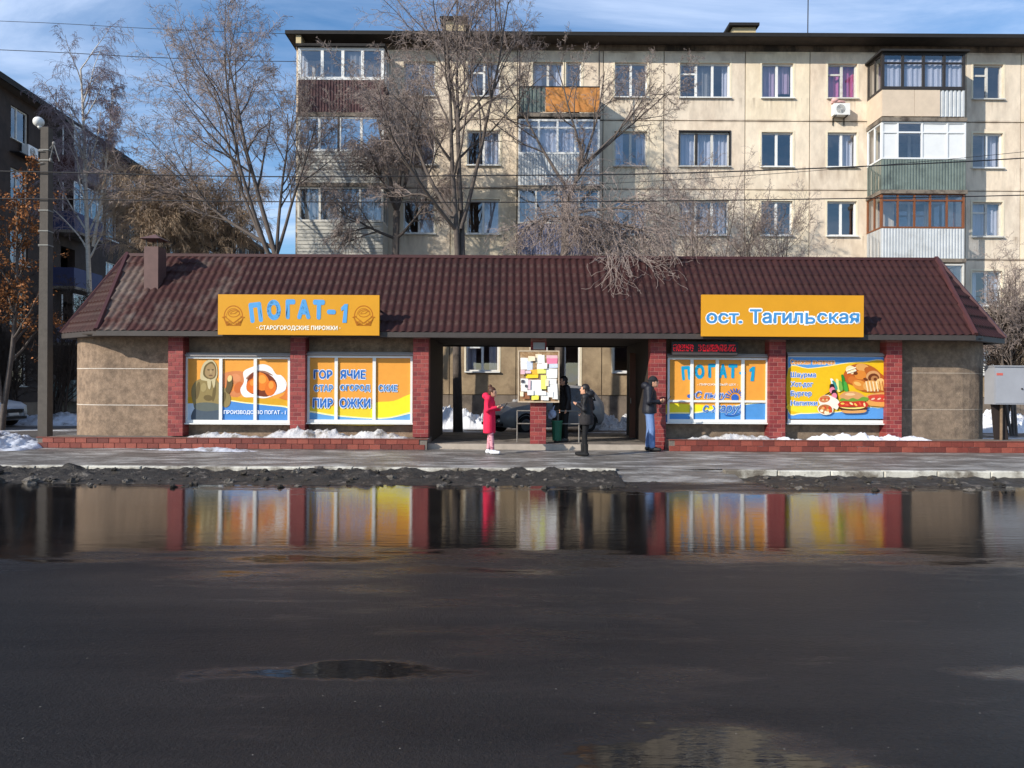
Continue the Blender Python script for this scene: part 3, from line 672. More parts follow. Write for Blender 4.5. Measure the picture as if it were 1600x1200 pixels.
q = MB(); q.box(s+.65, s+1.45, -.42, -.12, zc, zc+.55); q.build('casing', M_white, a2, local=True)
q = MB()
for r in (.2, .13, .06): q.tube([(s+1.0+r*math.cos(a*math.pi/8), -.426, zc+.27+r*math.sin(a*math.pi/8)) for a in range(17)], .01, 4)
q.build('fan_grille', M_dark, a2, local=True)
q = MB(); q.box(s-.1, s+1.5, -.46, -.003, zc-.05, zc-.002); q.build('bracket', M_dark, a2, local=True)

# ------------------------------------------------------------------ the kiosk with the covered stop in its middle
DP, DW = 18.5, 18.85                    # pillar faces, wall face
kx = lambda px: wx(px, DP)
XL0, XL1 = -11.65, kx(668)              # left shop
XR0, XR1 = kx(1018), 12.6               # right shop
ZC = 2.78; PLZ = 0.27
M_plaster = mat('sand_render', C(150, 128, 107), 0.95, 0.35, 9, 1.0, 60, col2=C(112, 95, 80), thr=(.46, .68))
M_plaster2 = mat('sand_render_worn', C(138, 120, 102), 0.95, 0.35, 8, 1.0, 60, col2=C(104, 90, 78), thr=(.46, .68))
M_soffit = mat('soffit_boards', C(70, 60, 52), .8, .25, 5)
kiosk = thing('bus_stop_kiosk', 'long low kiosk with rounded ends, red brick pillars and maroon metal tile roof', 'kiosk', (.5, 19, 0))
def arcpts(cx, cy, r, a0, a1, n=10): return [(cx+r*math.cos(R(a0+(a1-a0)*i/n)), cy+r*math.sin(R(a0+(a1-a0)*i/n))) for i in range(n+1)]
rr = 1.3
outl = [(XL1, DW), (XL0+rr, DW)]+arcpts(XL0+rr, DW+rr, rr, 270, 180)[1:]+arcpts(XL0+rr, 22.3-rr, rr, 180, 90)+[(XL1, 22.3)]
outr = [(XR0, 22.3), (XR1-rr, 22.3)]+arcpts(XR1-rr, 22.3-rr, rr, 90, 0)[1:]+arcpts(XR1-rr, DW+rr, rr, 0, -90)+[(XR0, DW)]
for path, mm in ((outl, M_plaster), (outr, M_plaster2)):
    q = MB(); n = len(path)
    for i in range(n):
        a, b = path[i], path[(i+1) % n]; q.quad((b[0], b[1], 0), (a[0], a[1], 0), (a[0], a[1], ZC), (b[0], b[1], ZC))
    wall = q.build('wall', mm, kiosk)
    for zz in (1.95, 1.02):            # pale score lines round the curved ends
        q = MB(); seg = [p for p in path if (p[0] < XL0+rr+.01 if path is outl else p[0] > XR1-rr-.01) and p[1] < 21]
        if path is outl: seg = [(kx(262), DW)]+seg
        else: seg = seg+[(kx(1412), DW)]
        cx = XL0+rr if path is outl else XR1-rr
        def outw(p):
            d = Vector((p[0]-cx, p[1]-(DW+rr))); 
            if (path is outl and p[0] > cx) or (path is outr and p[0] < cx): d = Vector((0, -1))
            d.normalize(); return (p[0]+d.x*.004, p[1]+d.y*.004)
        seg = [outw(p) for p in seg]
        for a, b in zip(seg[:-1], seg[1:]): q.quad((a[0], a[1], zz), (b[0], b[1], zz), (b[0], b[1], zz+.018), (a[0], a[1], zz+.018))
        q.build('score_line', mat('pale_joint', C(206, 196, 184), .9, .2, 8) if path is outl else mat('dim_joint', C(170, 156, 140), .9, .2, 8), wall)
# passage: lining, ceiling, floor slab
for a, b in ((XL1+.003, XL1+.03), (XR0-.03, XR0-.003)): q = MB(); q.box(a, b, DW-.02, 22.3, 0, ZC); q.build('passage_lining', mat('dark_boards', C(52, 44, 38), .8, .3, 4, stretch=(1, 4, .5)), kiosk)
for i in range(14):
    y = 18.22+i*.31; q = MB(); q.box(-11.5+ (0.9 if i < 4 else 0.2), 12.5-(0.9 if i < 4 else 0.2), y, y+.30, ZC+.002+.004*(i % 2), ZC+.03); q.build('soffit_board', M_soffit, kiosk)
M_tile = [mat('red_clinker_%d' % i, c, .55, .2, 9, .4, 60) for i, c in enumerate([C(132, 52, 52), C(144, 60, 57), C(120, 46, 47), C(150, 68, 62)])]
M_mort = mat('pale_mortar', C(160, 112, 104), .9, .25, 10)
BR = {}
def brick_me(w, i, d):
    k = (round(w, 3), i, d)
    if k not in BR: BR[k] = bevel_box_mesh('brick', w, d, .094, .006, M_tile[i])
    return BR[k]
def pillar(px0, px1, z0, lab=None):
    x0, x1 = kx(px0), kx(px1); W = x1-x0; dp = .37
    q = MB(); q.box(x0+.008, x1-.008, DP+.008, DP+dp-.01, z0, ZC); p = q.build('pillar', M_mort, kiosk)
    org = Vector(ORG[p.name]); z = z0; r = 0
    while z+.1 < ZC:
        cuts = [0, W/2, W] if r % 2 == 0 else [0, W/4, W*3/4, W]
        for a, b in zip(cuts[:-1], cuts[1:]):
            inst('brick', brick_me(b-a-.008, rnd.randrange(4), dp), p, Vector((x0+a+.004, DP+rnd.uniform(0, .004), z))-org)
        z += .103; r += 1
    return p
for a, b in ((262, 286), (453, 477), (645, 670)): pillar(a, b, PLZ)
for a, b in ((1016, 1041), (1202, 1228), (1385, 1410)): pillar(a, b, PLZ-.02 if a > 1100 else 0.0)
pillar(829, 854, .12)
# roof of pressed metal tiles
M_roof = mat('maroon_metal_tile', C(57, 32, 30), .6, .18, 1.6, .12, 60, col2=C(45, 26, 25), thr=(.48, .68), spec=.2)
M_roofd = mat('dusty_metal_tile', C(70, 43, 40), .75, .25, 3, .2, 60, col2=C(108, 97, 90), thr=(.40, .66), spec=.2)
M_roofe = mat('half_dusty_metal_tile', C(62, 36, 34), .7, .25, 3, .2, 60, col2=C(92, 78, 72), thr=(.50, .70), spec=.2)
ZE, ZR = 2.87, 5.13
Ef = [(-10.19, 18.1), (11.35, 18.1), (12.93, 19.4), (12.93, 21.2), (11.35, 22.6), (-10.19, 22.6), (-11.84, 21.2), (-11.84, 19.4)]
RLp, RRp = Vector((-10.6, 20.35, ZR)), Vector((11.65, 20.35, ZR))
roofo = MB(); roofo.box(RLp.x, RRp.x, 20.27, 20.43, ZR-.06, ZR+.02); kroof = roofo.build('roof', mat('ridge_cap', C(70, 38, 38), .5, .15, 3), kiosk)
def tiles(e0, e1, t0, t1, mfun, sheetw=1.14):
    e0, e1, t0, t1 = [Vector(p) for p in (e0, e1, t0, t1)]
    U = (e1-e0).normalized(); Nn = U.cross((t0+t1)/2-(e0+e1)/2).normalized()
    V = Nn.cross(U)
    W = (e1-e0).length; Lh = (t0-e0).dot(V); tu0, tu1 = (t0-e0).dot(U), (t1-e0).dot(U)
    per, step = .19, Lh/8
    vs = []
    for k in range(8):
        for f_, h in ((0.0, .030), (.06, .034), (.5, .018), (.985, .004)): vs.append(((k+f_)*step, h))
    vs.append((Lh, .004))
    lo, hi = min(0, tu0), max(W, tu1); s0 = lo; si = 0
    while s0 < hi:
        s1 = min(s0+sheetw, hi); n = max(1, int(round((s1-s0)/per*7))); q = MB()
        for (v, h) in vs:
            t = v/Lh; uL = tu0*t; uR = W+(tu1-W)*t
            for i in range(n+1):
                u0 = s0+(s1-s0)*i/n; u = min(max(u0, uL), uR); ph = (u/per) % 1.0
                ph = ph**1.35; wv = .5-.5*math.cos(2*math.pi*ph); wv = wv**.6*.042
                q.v.append(tuple(e0+U*u+V*v+Nn*(h+wv-.03)))
        m1 = n+1; good = 0
        for j in range(len(vs)-1):
            for i in range(n):
                a = j*m1+i
                p = [q.v[a], q.v[a+1], q.v[a+m1+1], q.v[a+m1]]
                if abs(p[0][0]-p[1][0])+abs(p[0][1]-p[1][1]) < 1e-6 and abs(p[2][0]-p[3][0])+abs(p[2][1]-p[3][1]) < 1e-6: pass
                else: good += 1
                q.f.append((a, a+1, a+m1+1, a+m1)); q.m.append(0)
        if good > 40: q.build('roof_sheet', mfun((s0+s1)/2), kroof, smooth=True)
        s0 = s1; si += 1
def e3(i): return (Ef[i][0], Ef[i][1], ZE)
tiles(e3(0), e3(1), RLp, RRp, lambda u: M_roofd if u < 1.2 else (M_roofe if u < 2.6 else M_roof))
tiles(e3(1), e3(2), RRp, RRp, lambda u: M_roof); tiles(e3(2), e3(3), RRp, RRp, lambda u: M_roof); tiles(e3(3), e3(4), RRp, RRp, lambda u: M_roof)
tiles(e3(4), e3(5), RRp, RLp, lambda u: M_roof, 3.0)
tiles(e3(5), e3(6), RLp, RLp, lambda u: M_roof); tiles(e3(6), e3(7), RLp, RLp, lambda u: M_roof); tiles(e3(7), e3(0), RLp, RLp, lambda u: M_roof)
M_hip = mat('hip_strip', C(74, 42, 41), .5, .2, 3)
for i in (0, 1, 2, 7):
    t = RRp if i in (1, 2) else RLp; q = MB(); q.tube([Vector(e3(i))+Vector((0, 0, .02)), t+Vector((0, 0, .02))], .07, 6); q.build('hip_strip', M_hip, kroof)
q = MB()
for i in range(8):
    a, b = Ef[i], Ef[(i+1) % 8]; q.quad((a[0], a[1], 2.75), (b[0], b[1], 2.75), (b[0], b[1], ZE+.012), (a[0], a[1], ZE+.012))
    q.quad((b[0]*.985, b[1]+(.12 if b[1] < 20 else -.12), 2.75), (a[0]*.985, a[1]+(.12 if a[1] < 20 else -.12), 2.75), (a[0], a[1], 2.75), (b[0], b[1], 2.75))
q.build('fascia', mat('eaves_strip', C(66, 60, 57), .6, .2, 3), kiosk)
# chimney on the left end of the roof
D = 19.25; c0, c1 = wx(224, D), wx(246, D)
q = MB(); q.box(c0, c1, D, D+.45, 3.9, wz(385, D, 235)); ch = q.build('chimney', mat('chimney_sheet', C(96, 70, 66), .6, .2, 5), kiosk)
q = MB(); zt = wz(385, D, 235)
for X in (c0+.03, c1-.05):
    for Y in (D+.03, D+.38): q.box(X, X+.025, Y, Y+.025, zt, zt+.2)
q.build('cap_post', M_dark, ch)
q = MB(); zz = zt+.2; a, b = c0-.09, c1+.09; cxm, cym = (a+b)/2, D+.22
for p in (((a, D-.09), (b, D-.09)), ((b, D-.09), (b, D+.54)), ((b, D+.54), (a, D+.54)), ((a, D+.54), (a, D-.09))): q.poly([(*p[0], zz), (*p[1], zz), (cxm, cym, zz+.16)])
q.poly([(a, D-.09, zz), (a, D+.54, zz), (b, D+.54, zz), (b, D-.09, zz)]); q.build('chimney_cap', MATS['chimney_sheet'], ch)
q = MB(); q.box(c0-.12, c1+.12, D-.5, D+.3, 4.0, 4.02); 

# --- shop windows with printed film
YF = 18.66
def shop_window(px0, px1, py0, py1, vm, hm, bottom=6):
    x0, x1 = wx(px0, YF), wx(px1, YF); mid = (px0+px1)/2; z1, z0 = wz(py0, YF, mid), wz(py1, YF, mid); d = .09; fw = .055
    q = MB(); q.box(x0, x0+fw, YF, YF+d, z0, z1); q.box(x1-fw, x1, YF, YF+d, z0, z1); q.box(x0+fw, x1-fw, YF, YF+d, z1-.05, z1); q.box(x0+fw, x1-fw, YF, YF+d, z0, z0+.075)
    for p in vm: X = wx(p, YF); q.box(X-.04, X+.04, YF+.006, YF+d, z0+.075, z1-.05)
    for p in hm:
        Z = wz(p, YF, mid); xs = [x0+fw]+[v for p2 in vm for v in (wx(p2, YF)-.04, wx(p2, YF)+.04)]+[x1-fw]
        for i in range(0, len(xs), 2): q.box(xs[i], xs[i+1], YF+.010, YF+d, Z-.028, Z+.028)
    fr = q.build('window', M_white, kiosk)
    q = MB(); q.box(x0-.02, x1+.02, YF-.05, DW-.002, z1+.012, z1+.055); q.box(x0-.01, x1+.01, YF+.02, DW-.003, z1+.057, z1+.10); q.build('shutter_rail', mat('grey_rail', C(150, 142, 138), .5, .1, 4), fr)
    q = MB(); q.box(x0-.04, x1+.04, YF-.06, DW-.002, z0-.035, z0-.004); q.build('sill', M_white, fr)
    q = MB(); q.box(x0+.03, x1-.03, YF+d+.004, DW-.004, z0+.03, z1-.03); q.build('backing', M_grey, fr)
    return fr
YP = YF+.05                              # plane of the prints, just behind the mullions
OR, OCH, YEL, BLU, CRM = (228, 156, 62), (210, 158, 34), (240, 222, 44), (74, 134, 200), (250, 236, 170)
f1 = shop_window(289, 453, 557.5, 661, [344.5, 398.5], [])
p = Print(YP, (280, 540), 8.572)
p.poly([(90, 130), (1480, 130), (1480, 1020), (90, 1020)], OR)
p.poly([(90, 690), (700, 690), (1480, 715), (1480, 1020), (90, 1020)], OCH)
p.curve([(560, 742), (900, 760), (1200, 790), (1480, 830), (1480, 1018), (560, 1018)], CRM)
p.curve([(540, 752), (900, 775), (1200, 803), (1480, 850), (1480, 1019), (540, 1019)], BLU)
p.poly([(100, 775), (260, 770), (260, 1019), (100, 1019)], (196, 212, 226))
p.curve([(560, 400), (700, 345), (850, 350), (900, 430), (840, 640), (760, 690), (640, 650), (575, 560)], (206, 128, 78))
p.ell(690, 560, 80, 55, (222, 132, 60)); p.ell(760, 430, 70, 50, (216, 140, 92), 20); p.ell(800, 560, 60, 80, (198, 104, 50), 30)
p.curve([(820, 590), (870, 480), (860, 350), (980, 285), (1120, 248), (1230, 290), (1300, 385), (1370, 400), (1440, 500), (1410, 610), (1290, 660), (1150, 705), (1000, 690), (870, 685)], (240, 234, 228))
p.curve([(1010, 345), (1150, 340), (1260, 400), (1180, 385), (1060, 370), (930, 450), (900, 430)], (150, 112, 92))
p.curve([(905, 520), (930, 420), (1010, 355), (1130, 360), (1250, 420), (1310, 520), (1285, 620), (1170, 685), (1000, 655), (910, 600)], (112, 48, 22))
p.ell(985, 540, 85, 100, (214, 106, 32), 15); p.ell(1095, 480, 105, 130, (224, 124, 38), -30); p.ell(1225, 570, 75, 105, (218, 112, 34), 10)
p.ell(1110, 450, 55, 60, (238, 156, 62), -30); p.ell(1232, 530, 35, 50, (236, 150, 62), 0); p.ell(985, 500, 40, 40, (234, 140, 54), 0)
p.curve([(1290, 640), (1330, 540), (1320, 440), (1420, 480), (1420, 600)], (226, 226, 232))
p.curve([(1400, 660), (1440, 560), (1478, 560), (1478, 720), (1340, 700)], (206, 118, 50))
KH, KD, KL = (140, 122, 76), (104, 88, 52), (196, 182, 142)
p.curve([(165, 640), (185, 530), (260, 455), (380, 430), (490, 450), (545, 520), (640, 590), (690, 690), (680, 790), (620, 830), (560, 790), (540, 870), (380, 890), (230, 870), (190, 770)], KH)
p.curve([(205, 850), (380, 830), (560, 850), (545, 1018), (190, 1018)], (70, 82, 94))
p.curve([(220, 780), (380, 760), (550, 790), (560, 850), (380, 880), (225, 850)], (92, 98, 92))
for (a, b, c, d, e) in ((250, 600, 28, 120, KD), (470, 640, 22, 110, KD), (390, 700, 60, 40, KD), (330, 560, 40, 60, (160, 142, 94)), (600, 690, 26, 70, KD)): p.ell(a, b, c, d, e, 8)
p.curve([(285, 440), (300, 300), (350, 215), (430, 190), (490, 240), (515, 340), (500, 440), (430, 475), (350, 470)], KL)
p.curve([(325, 390), (340, 280), (400, 225), (450, 220), (495, 290), (498, 390), (460, 445), (390, 448)], KD)
p.curve([(350, 385), (358, 300), (400, 250), (445, 245), (482, 300), (484, 380), (455, 430), (400, 432)], (158, 132, 92))
p.ell(395, 325, 18, 8, (74, 58, 38)); p.ell(452, 325, 16, 8, (74, 58, 38)); p.ell(428, 350, 12, 26, (178, 152, 108)); p.ell(424, 398, 28, 7, (96, 66, 48))
p.curve([(380, 450), (430, 470), (420, 580), (390, 560)], KL); p.curve([(440, 460), (490, 450), (470, 570)], KL)
p.curve([(625, 600), (640, 520), (650, 430), (690, 395), (710, 440), (715, 530), (670, 640)], (96, 80, 48)); p.ell(680, 440, 30, 45, (222, 196, 130), 15)
p.text('ПРОИЗВОДСТВО ПОГАТ - 1', 605, 1430, 868, 925, (240, 244, 250), .02)
p.build('printed_film', f1)

f2 = shop_window(480, 644.5, 556, 660.5, [525, 584.5], [])
p = Print(YP, (460, 540), 7.273)
p.poly([(140, 100), (1360, 100), (1360, 880), (140, 880)], OR)
p.curve([(140, 700), (500, 690), (900, 662), (1130, 628), (1360, 560), (1360, 878), (140, 878)], (226, 196, 46))
p.curve([(900, 662), (1130, 628), (1360, 560), (1360, 860), (920, 860)], YEL)
p.curve([(130, 742), (450, 785), (850, 818), (1100, 808), (1360, 752), (1360, 879), (130, 879)], CRM)
p.curve([(130, 760), (450, 800), (850, 830), (1100, 822), (1360, 770), (1360, 880), (130, 880)], (96, 156, 206))
DB_, HB = (40, 104, 184), (214, 226, 240)
for t, a, b, y0, y1 in (('ГОР', 218, 432, 278, 378), ('ЯЧИЕ', 522, 810, 278, 378), ('СТАР', 222, 440, 445, 522), ('ОГОРОД', 522, 862, 445, 524), ('СКИЕ', 958, 1172, 445, 522), ('ПИР', 212, 442, 600, 706), ('ОЖКИ', 518, 868, 600, 706)):
    p.text(t, a, b, y0, y1, DB_ if y0 != 445 else (74, 130, 190), .04, HB, .085)
p.build('printed_film', f2)

f3 = shop_window(1043, 1200.5, 559, 660, [1081.3, 1121, 1161], [627])
p = Print(YP, (1030, 520), 7.5)
p.poly([(90, 280), (1290, 280), (1290, 1050), (90, 1050)], OR)
p.curve([(90, 835), (400, 840), (560, 850), (700, 890), (400, 960), (90, 960)], YEL)
p.curve([(90, 940), (400, 930), (650, 892), (830, 858), (1290, 815), (1290, 1048), (90, 1048)], CRM)
p.curve([(90, 955), (400, 945), (650, 907), (830, 872), (1290, 832), (1290, 1049), (90, 1049)], (78, 142, 204))
TE = (20, 152, 196)
for ch_, a, b, y0, y1, ro in (('П', 262, 366, 388, 556, 5), ('О', 415, 530, 370, 540, 2), ('Г', 572, 662, 362, 530, 1), ('А', 698, 792, 364, 532, 0), ('Т', 806, 914, 366, 534, -1), ('-', 935, 1012, 455, 490, -2), ('1', 1052, 1120, 396, 566, -6)):
    p.text(ch_, a, b, y0, y1, TE, .07, rot=ro)
p.text('- ПИРОЖКОВЫЙ ЦЕХ -', 445, 925, 588, 622, (250, 240, 224), .02)
p.ell(352, 742, 26, 22, (48, 96, 178)); p.line([(352, 742), (420, 715), (470, 690)], 12, (48, 96, 178))
p.text('С пылу', 425, 790, 690, 786, (48, 96, 178), .01, (200, 214, 236), .05, shear=.25)
p.text('с жару!', 515, 960, 838, 950, (48, 96, 178), .01, (170, 200, 232), .05, shear=.25)
p.ell(885, 762, 44, 44, (48, 96, 178))
for i in range(10):
    a = R(185+i*19); p.line([(885+68*math.cos(a), 762+68*math.sin(a)), (885+108*math.cos(a), 762+108*math.sin(a))], 14, (48, 96, 178) if i % 2 else (66, 112, 190))
p.arc(830, 900, 130, 66, 12, (48, 96, 178), 20, 120, 10)
p.build('printed_film', f3)

f4 = shop_window(1231, 1386, 557, 661, [], [])
p = Print(YF-.004, (1210, 540), 7.619)      # a board lying over the whole frame
p.poly([(165, 138), (1332, 138), (1332, 872), (165, 872)], (88, 150, 214))
p.curve([(165, 268), (400, 268), (640, 240), (850, 205), (1060, 190), (1332, 205), (1332, 700), (1100, 735), (800, 790), (520, 806), (320, 812), (165, 785)], CRM)
p.curve([(165, 275), (400, 275), (640, 248), (850, 213), (1060, 198), (1332, 213), (1332, 690), (1100, 727), (800, 780), (520, 796), (320, 800), (165, 772)], (230, 184, 26))
p.curve([(166, 700), (350, 690), (520, 740), (520, 790), (320, 797), (166, 765)], (244, 214, 50))
p.text('Свежая выпечка', 192, 712, 166, 222, (226, 140, 52), .03, (250, 226, 190), .08)
for t, b, y0, y1 in (('Шаурма', 490, 318, 392), ('Хот-дог', 455, 430, 500), ('Бургер', 440, 540, 612), ('Напитки', 508, 655, 712)):
    p.text(t, 194, b, y0, y1, (44, 108, 196), .025, (226, 232, 240), .08)
BRN, TAN, DBR, CR_ = (176, 92, 32), (218, 158, 84), (104, 50, 18), (240, 214, 168)
p.curve([(810, 420), (830, 320), (900, 240), (1040, 212), (1180, 260), (1260, 330), (1332, 400), (1332, 560), (1180, 560), (1040, 545), (920, 470)], BRN)
for (a, b, c, d, e, r) in ((905, 290, 62, 50, CR_, 20), (870, 380, 70, 55, (190, 90, 30), 0), (1040, 260, 80, 46, TAN, 10), (1120, 300, 60, 40, BRN, 30), (1020, 350, 70, 55, (214, 130, 48), 0), (930, 410, 60, 44, (202, 110, 40), 20), (1170, 370, 85, 72, (206, 150, 96), 0), (1175, 385, 66, 54, DBR, 0), (1185, 395, 42, 36, (176, 120, 72), 0), (1195, 400, 20, 18, DBR, 0),
                          (1010, 470, 90, 58, (214, 136, 54), 20), (1140, 480, 90, 66, TAN, 0), (1285, 470, 66, 66, (222, 172, 96), 0), (1250, 420, 44, 30, (232, 190, 120), -20), (960, 330, 26, 18, DBR, 0), (1080, 400, 30, 14, DBR, 20), (985, 455, 46, 22, (236, 178, 96), 20)): p.ell(a, b, c, d, e, r)
for x in (1085, 1125, 1165, 1205): p.line([(x, 430), (x+22, 540)], 16, CR_)
for x in (1240, 1275, 1305): p.line([(x, 425), (x+18, 525)], 7, BRN)
p.line([(850, 300), (960, 260)], 10, (250, 240, 220)); p.line([(860, 330), (965, 295)], 10, (250, 240, 220))
for (x, y, c, h, lean) in ((800, 350, (46, 130, 40), 170, 20), (830, 430, (70, 160, 60), 110, 14), (735, 400, (230, 224, 140), 140, 20), (670, 395, (232, 236, 236), 110, 26), (690, 420, (60, 140, 130), 100, 30), (770, 420, (120, 170, 70), 110, 10)):
    p.curve([(x-12, y), (x+12, y), (x+20+lean*.5, y+h*.3), (x+26+lean, y+h), (x-14+lean, y+h), (x-18+lean*.5, y+h*.3)], c)
for (x, y) in ((680, 530), (705, 600)): p.curve([(x-30, y-60), (x+20, y-66), (x+38, y+40), (x-14, y+50)], (34, 26, 28)); p.ell(x, y, 32, 38, (228, 130, 150), 10)
p.line([(600, 590), (650, 560)], 16, (30, 22, 22))
p.curve([(1080, 600), (1200, 565), (1332, 570), (1332, 715), (1200, 722), (1100, 700)], TAN); p.curve([(1110, 600), (1220, 580), (1332, 590), (1332, 660), (1220, 670), (1130, 650)], (196, 76, 54))
for i in range(6): p.ell(1130+i*36, 612+(i % 2)*22, 24, 10, (232, 190, 160) if i % 2 else (214, 60, 50), -20)
p.curve([(1105, 655), (1220, 676), (1332, 668), (1332, 716), (1200, 722), (1100, 700)], (222, 156, 78))
p.curve([(520, 640), (560, 600), (640, 590), (760, 660), (740, 760), (690, 740), (540, 700)], (236, 226, 210)); p.ell(590, 635, 66, 42, (196, 120, 72), -10)
for i in range(5): p.ell(550+i*22, 632+(i % 2)*14, 12, 9, (236, 190, 130) if i % 2 else (206, 70, 44))
p.ell(600, 755, 96, 70, (238, 226, 206), 6); p.ell(598, 757, 84, 58, (176, 112, 60), 6)
for i, (a, b) in enumerate(((555, 775), (590, 735), (630, 770), (600, 795), (650, 740), (570, 745), (625, 800), (660, 780))): p.ell(a, b, 20, 16, [(250, 226, 190), (206, 66, 36), (236, 160, 90)][i % 3], i*30)
p.curve([(770, 620), (800, 565), (880, 545), (980, 555), (1060, 600), (1080, 640), (920, 650)], (206, 150, 96)); p.ell(890, 580, 60, 16, (232, 188, 138))
p.curve([(760, 655), (800, 625), (860, 645), (920, 622), (980, 640), (1040, 610), (1110, 625), (1080, 660), (1000, 665), (900, 672), (820, 668)], (106, 150, 52))
p.curve([(745, 700), (800, 660), (920, 665), (1040, 658), (1105, 695), (1080, 735), (920, 725), (790, 735)], (190, 54, 34))
for i in range(6): p.ell(800+i*52, 690+(i % 2)*12, 24, 11, [(238, 190, 80), (226, 90, 60), (244, 214, 150)][i % 3], i*15)
p.curve([(765, 735), (920, 728), (1085, 735), (1075, 765), (920, 772), (790, 765)], (78, 40, 20)); p.curve([(770, 732), (900, 738), (1060, 730), (1000, 752), (860, 752)], (236, 216, 120))
p.curve([(790, 768), (920, 774), (1075, 764), (1060, 795), (940, 804), (820, 800)], (214, 156, 92))
p.build('printed_film', f4)

# --- roof signs
def sign(px0, px1, py0, py1, name_label):
    D = 17.96; x0, x1 = wx(px0, D), wx(px1, D); mid = (px0+px1)/2; z0, z1 = wz(py1, D, mid), wz(py0, D, mid)
    s = thing('shop_sign', name_label, 'sign', ((x0+x1)/2, D, z0))
    q = MB(); q.box(x0, x1, D, D+.09, z0, z1); q.build('panel', mat('sign_yellow', C(212, 150, 32), .5, .05, 2, spec=.3), s)
    q = MB()
    for X in (x0+.3, (x0+x1)/2, x1-.3):
        q.box(X-.02, X+.02, D+.09, 19.05, z1-.2, z1-.16); q.box(X-.02, X+.02, D+.09, 18.2, z0+.02, z0+.06)
    q.build('bracket', M_dark, s); return s, D
s1, D = sign(340, 592, 460.5, 523.5, 'yellow roof sign reading ПОГАТ-1 in blue with two basket emblems')
p = Print(D, (330, 450), 5.926); SB = (86, 158, 214)
for ch_, a, b, y0, y1, ro in (('П', 350, 468, 132, 320, 7), ('О', 512, 640, 108, 298, 3), ('Г', 686, 776, 104, 288, 1), ('А', 792, 916, 104, 288, 0), ('Т', 938, 1048, 108, 292, -1), ('-', 1068, 1150, 200, 244, -2), ('1', 1198, 1262, 148, 322, -8)):
    p.text(ch_, a, b, y0, y1, SB, .075, rot=ro)
p.text('· СТАРОГОРОДСКИЕ ПИРОЖКИ ·', 418, 1195, 350, 394, (252, 244, 222), .035)
p.build('lettering', s1)
for cx in (202, 1408):
    p = Print(D, (330, 450), 5.926); E_ = (176, 106, 14)
    p.arc(cx, 258, 84, 92, 11, E_, 175, 365, 22); p.arc(cx, 258, 62, 70, 5, E_, 185, 355, 18)
    p.arc(cx+6, 234, 52, 34, 7, E_, 0, 360, 18, -8); p.arc(cx+10, 226, 36, 14, 5, E_, 150, 380, 12, -14); p.line([(cx-30, 240), (cx+14, 236), (cx+40, 214)], 5, E_)
    p.line([(cx-90, 270), (cx-62, 345), (cx+62, 345), (cx+90, 270)], 9, E_); p.line([(cx-74, 268), (cx, 326), (cx+74, 268)], 8, E_); p.line([(cx-100, 272), (cx-70, 262)], 10, E_); p.line([(cx+70, 262), (cx+100, 272)], 10, E_)
    for i in range(4):
        t = i/3; p.line([(cx-84+t*30, 290+t*28), (cx-52+t*38, 338)], 6, E_); p.line([(cx+84-t*30, 290+t*28), (cx+52-t*38, 338)], 6, E_)
    p.line([(cx-66, 318), (cx-36, 304)], 5, E_); p.line([(cx+66, 318), (cx+36, 304)], 5, E_); p.line([(cx-60, 340), (cx-14, 318)], 5, E_); p.line([(cx+60, 340), (cx+14, 318)], 5, E_)
    p.build('emblem', s1)
s2, D = sign(1096, 1349, 461, 526, 'yellow roof sign with the stop name ост. Тагильская in blue outlined white')
p = Print(D, (1090, 450), 5.926)
HW, LB = (246, 246, 240), (72, 142, 200)
p.line([(1004, 226), (1004, 334)], 42, HW); p.line([(1004, 298), (1062, 298)], 78, HW); p.arc(1048, 298, 30, 24, 36, HW, -100, 100, 12)
for t, a, b, y0, y1 in (('ост.', 76, 412, 232, 328), ('Тагил', 478, 972, 198, 328), ('ская', 1102, 1492, 232, 328)):
    p.text(t, a, b, y0, y1, LB, .028, HW, .085)
p.line([(1004, 236), (1004, 326)], 22, LB); p.line([(1004, 279), (1046, 279)], 16, LB); p.line([(1004, 320), (1046, 320)], 16, LB); p.arc(1046, 299.5, 26, 20.5, 18, LB, -90, 90, 12)
p.build('lettering', s2)

# --- running-text display under the eaves
D = 18.42; led = thing('led_display', 'narrow black display box with red dot lettering under the eaves', 'display', (wx(1101, D), D, wz(556, D, 1101)))
x0, x1, z0, z1 = wx(1049, D), wx(1153, D), wz(555, D, 1101), wz(534, D, 1101)
q = MB(); q.box(x0, x1, D, D+.12, z0, z1); q.build('casing', mat('display_black', C(26, 20, 20), .4, .2, 8), led)
q = MB(); q.box(x0+.2, x0+.24, D+.02, D+.08, z1, 2.78); q.box(x1-.24, x1-.2, D+.02, D+.08, z1, 2.78); q.build('hanger', M_dark, led)
q = MB(); h = (z1-z0); cell = (x1-x0-.08)/ (15*6.0)
for ci in range(15):
    if ci == 5: continue
    on = [[rnd.random() < (.62 if c in (0, 4) or r in (0, 3, 6) else .22) for c in range(5)] for r in range(7)]
    for r in range(7):
        for c in range(5):
            if on[r][c]:
                X = x0+.04+(ci*6+c)*cell; Z = z0+h*.30+r*h*.072; q.quad((X, D-.003, Z), (X+cell*.85, D-.003, Z), (X+cell*.85, D-.003, Z+h*.055), (X, D-.003, Z+h*.055))
q.build('lit_dots', mat('red_led', C(225, 20, 40), .5, .05, 5, emit=.55), led)
q = MB(); q.box(x0+.02, x1-.02, D-.012, D-.002, z0+.01, z0+h*.2); q.build('lower_strip', mat('grey_strip', C(70, 62, 62), .6, .2, 6), led)

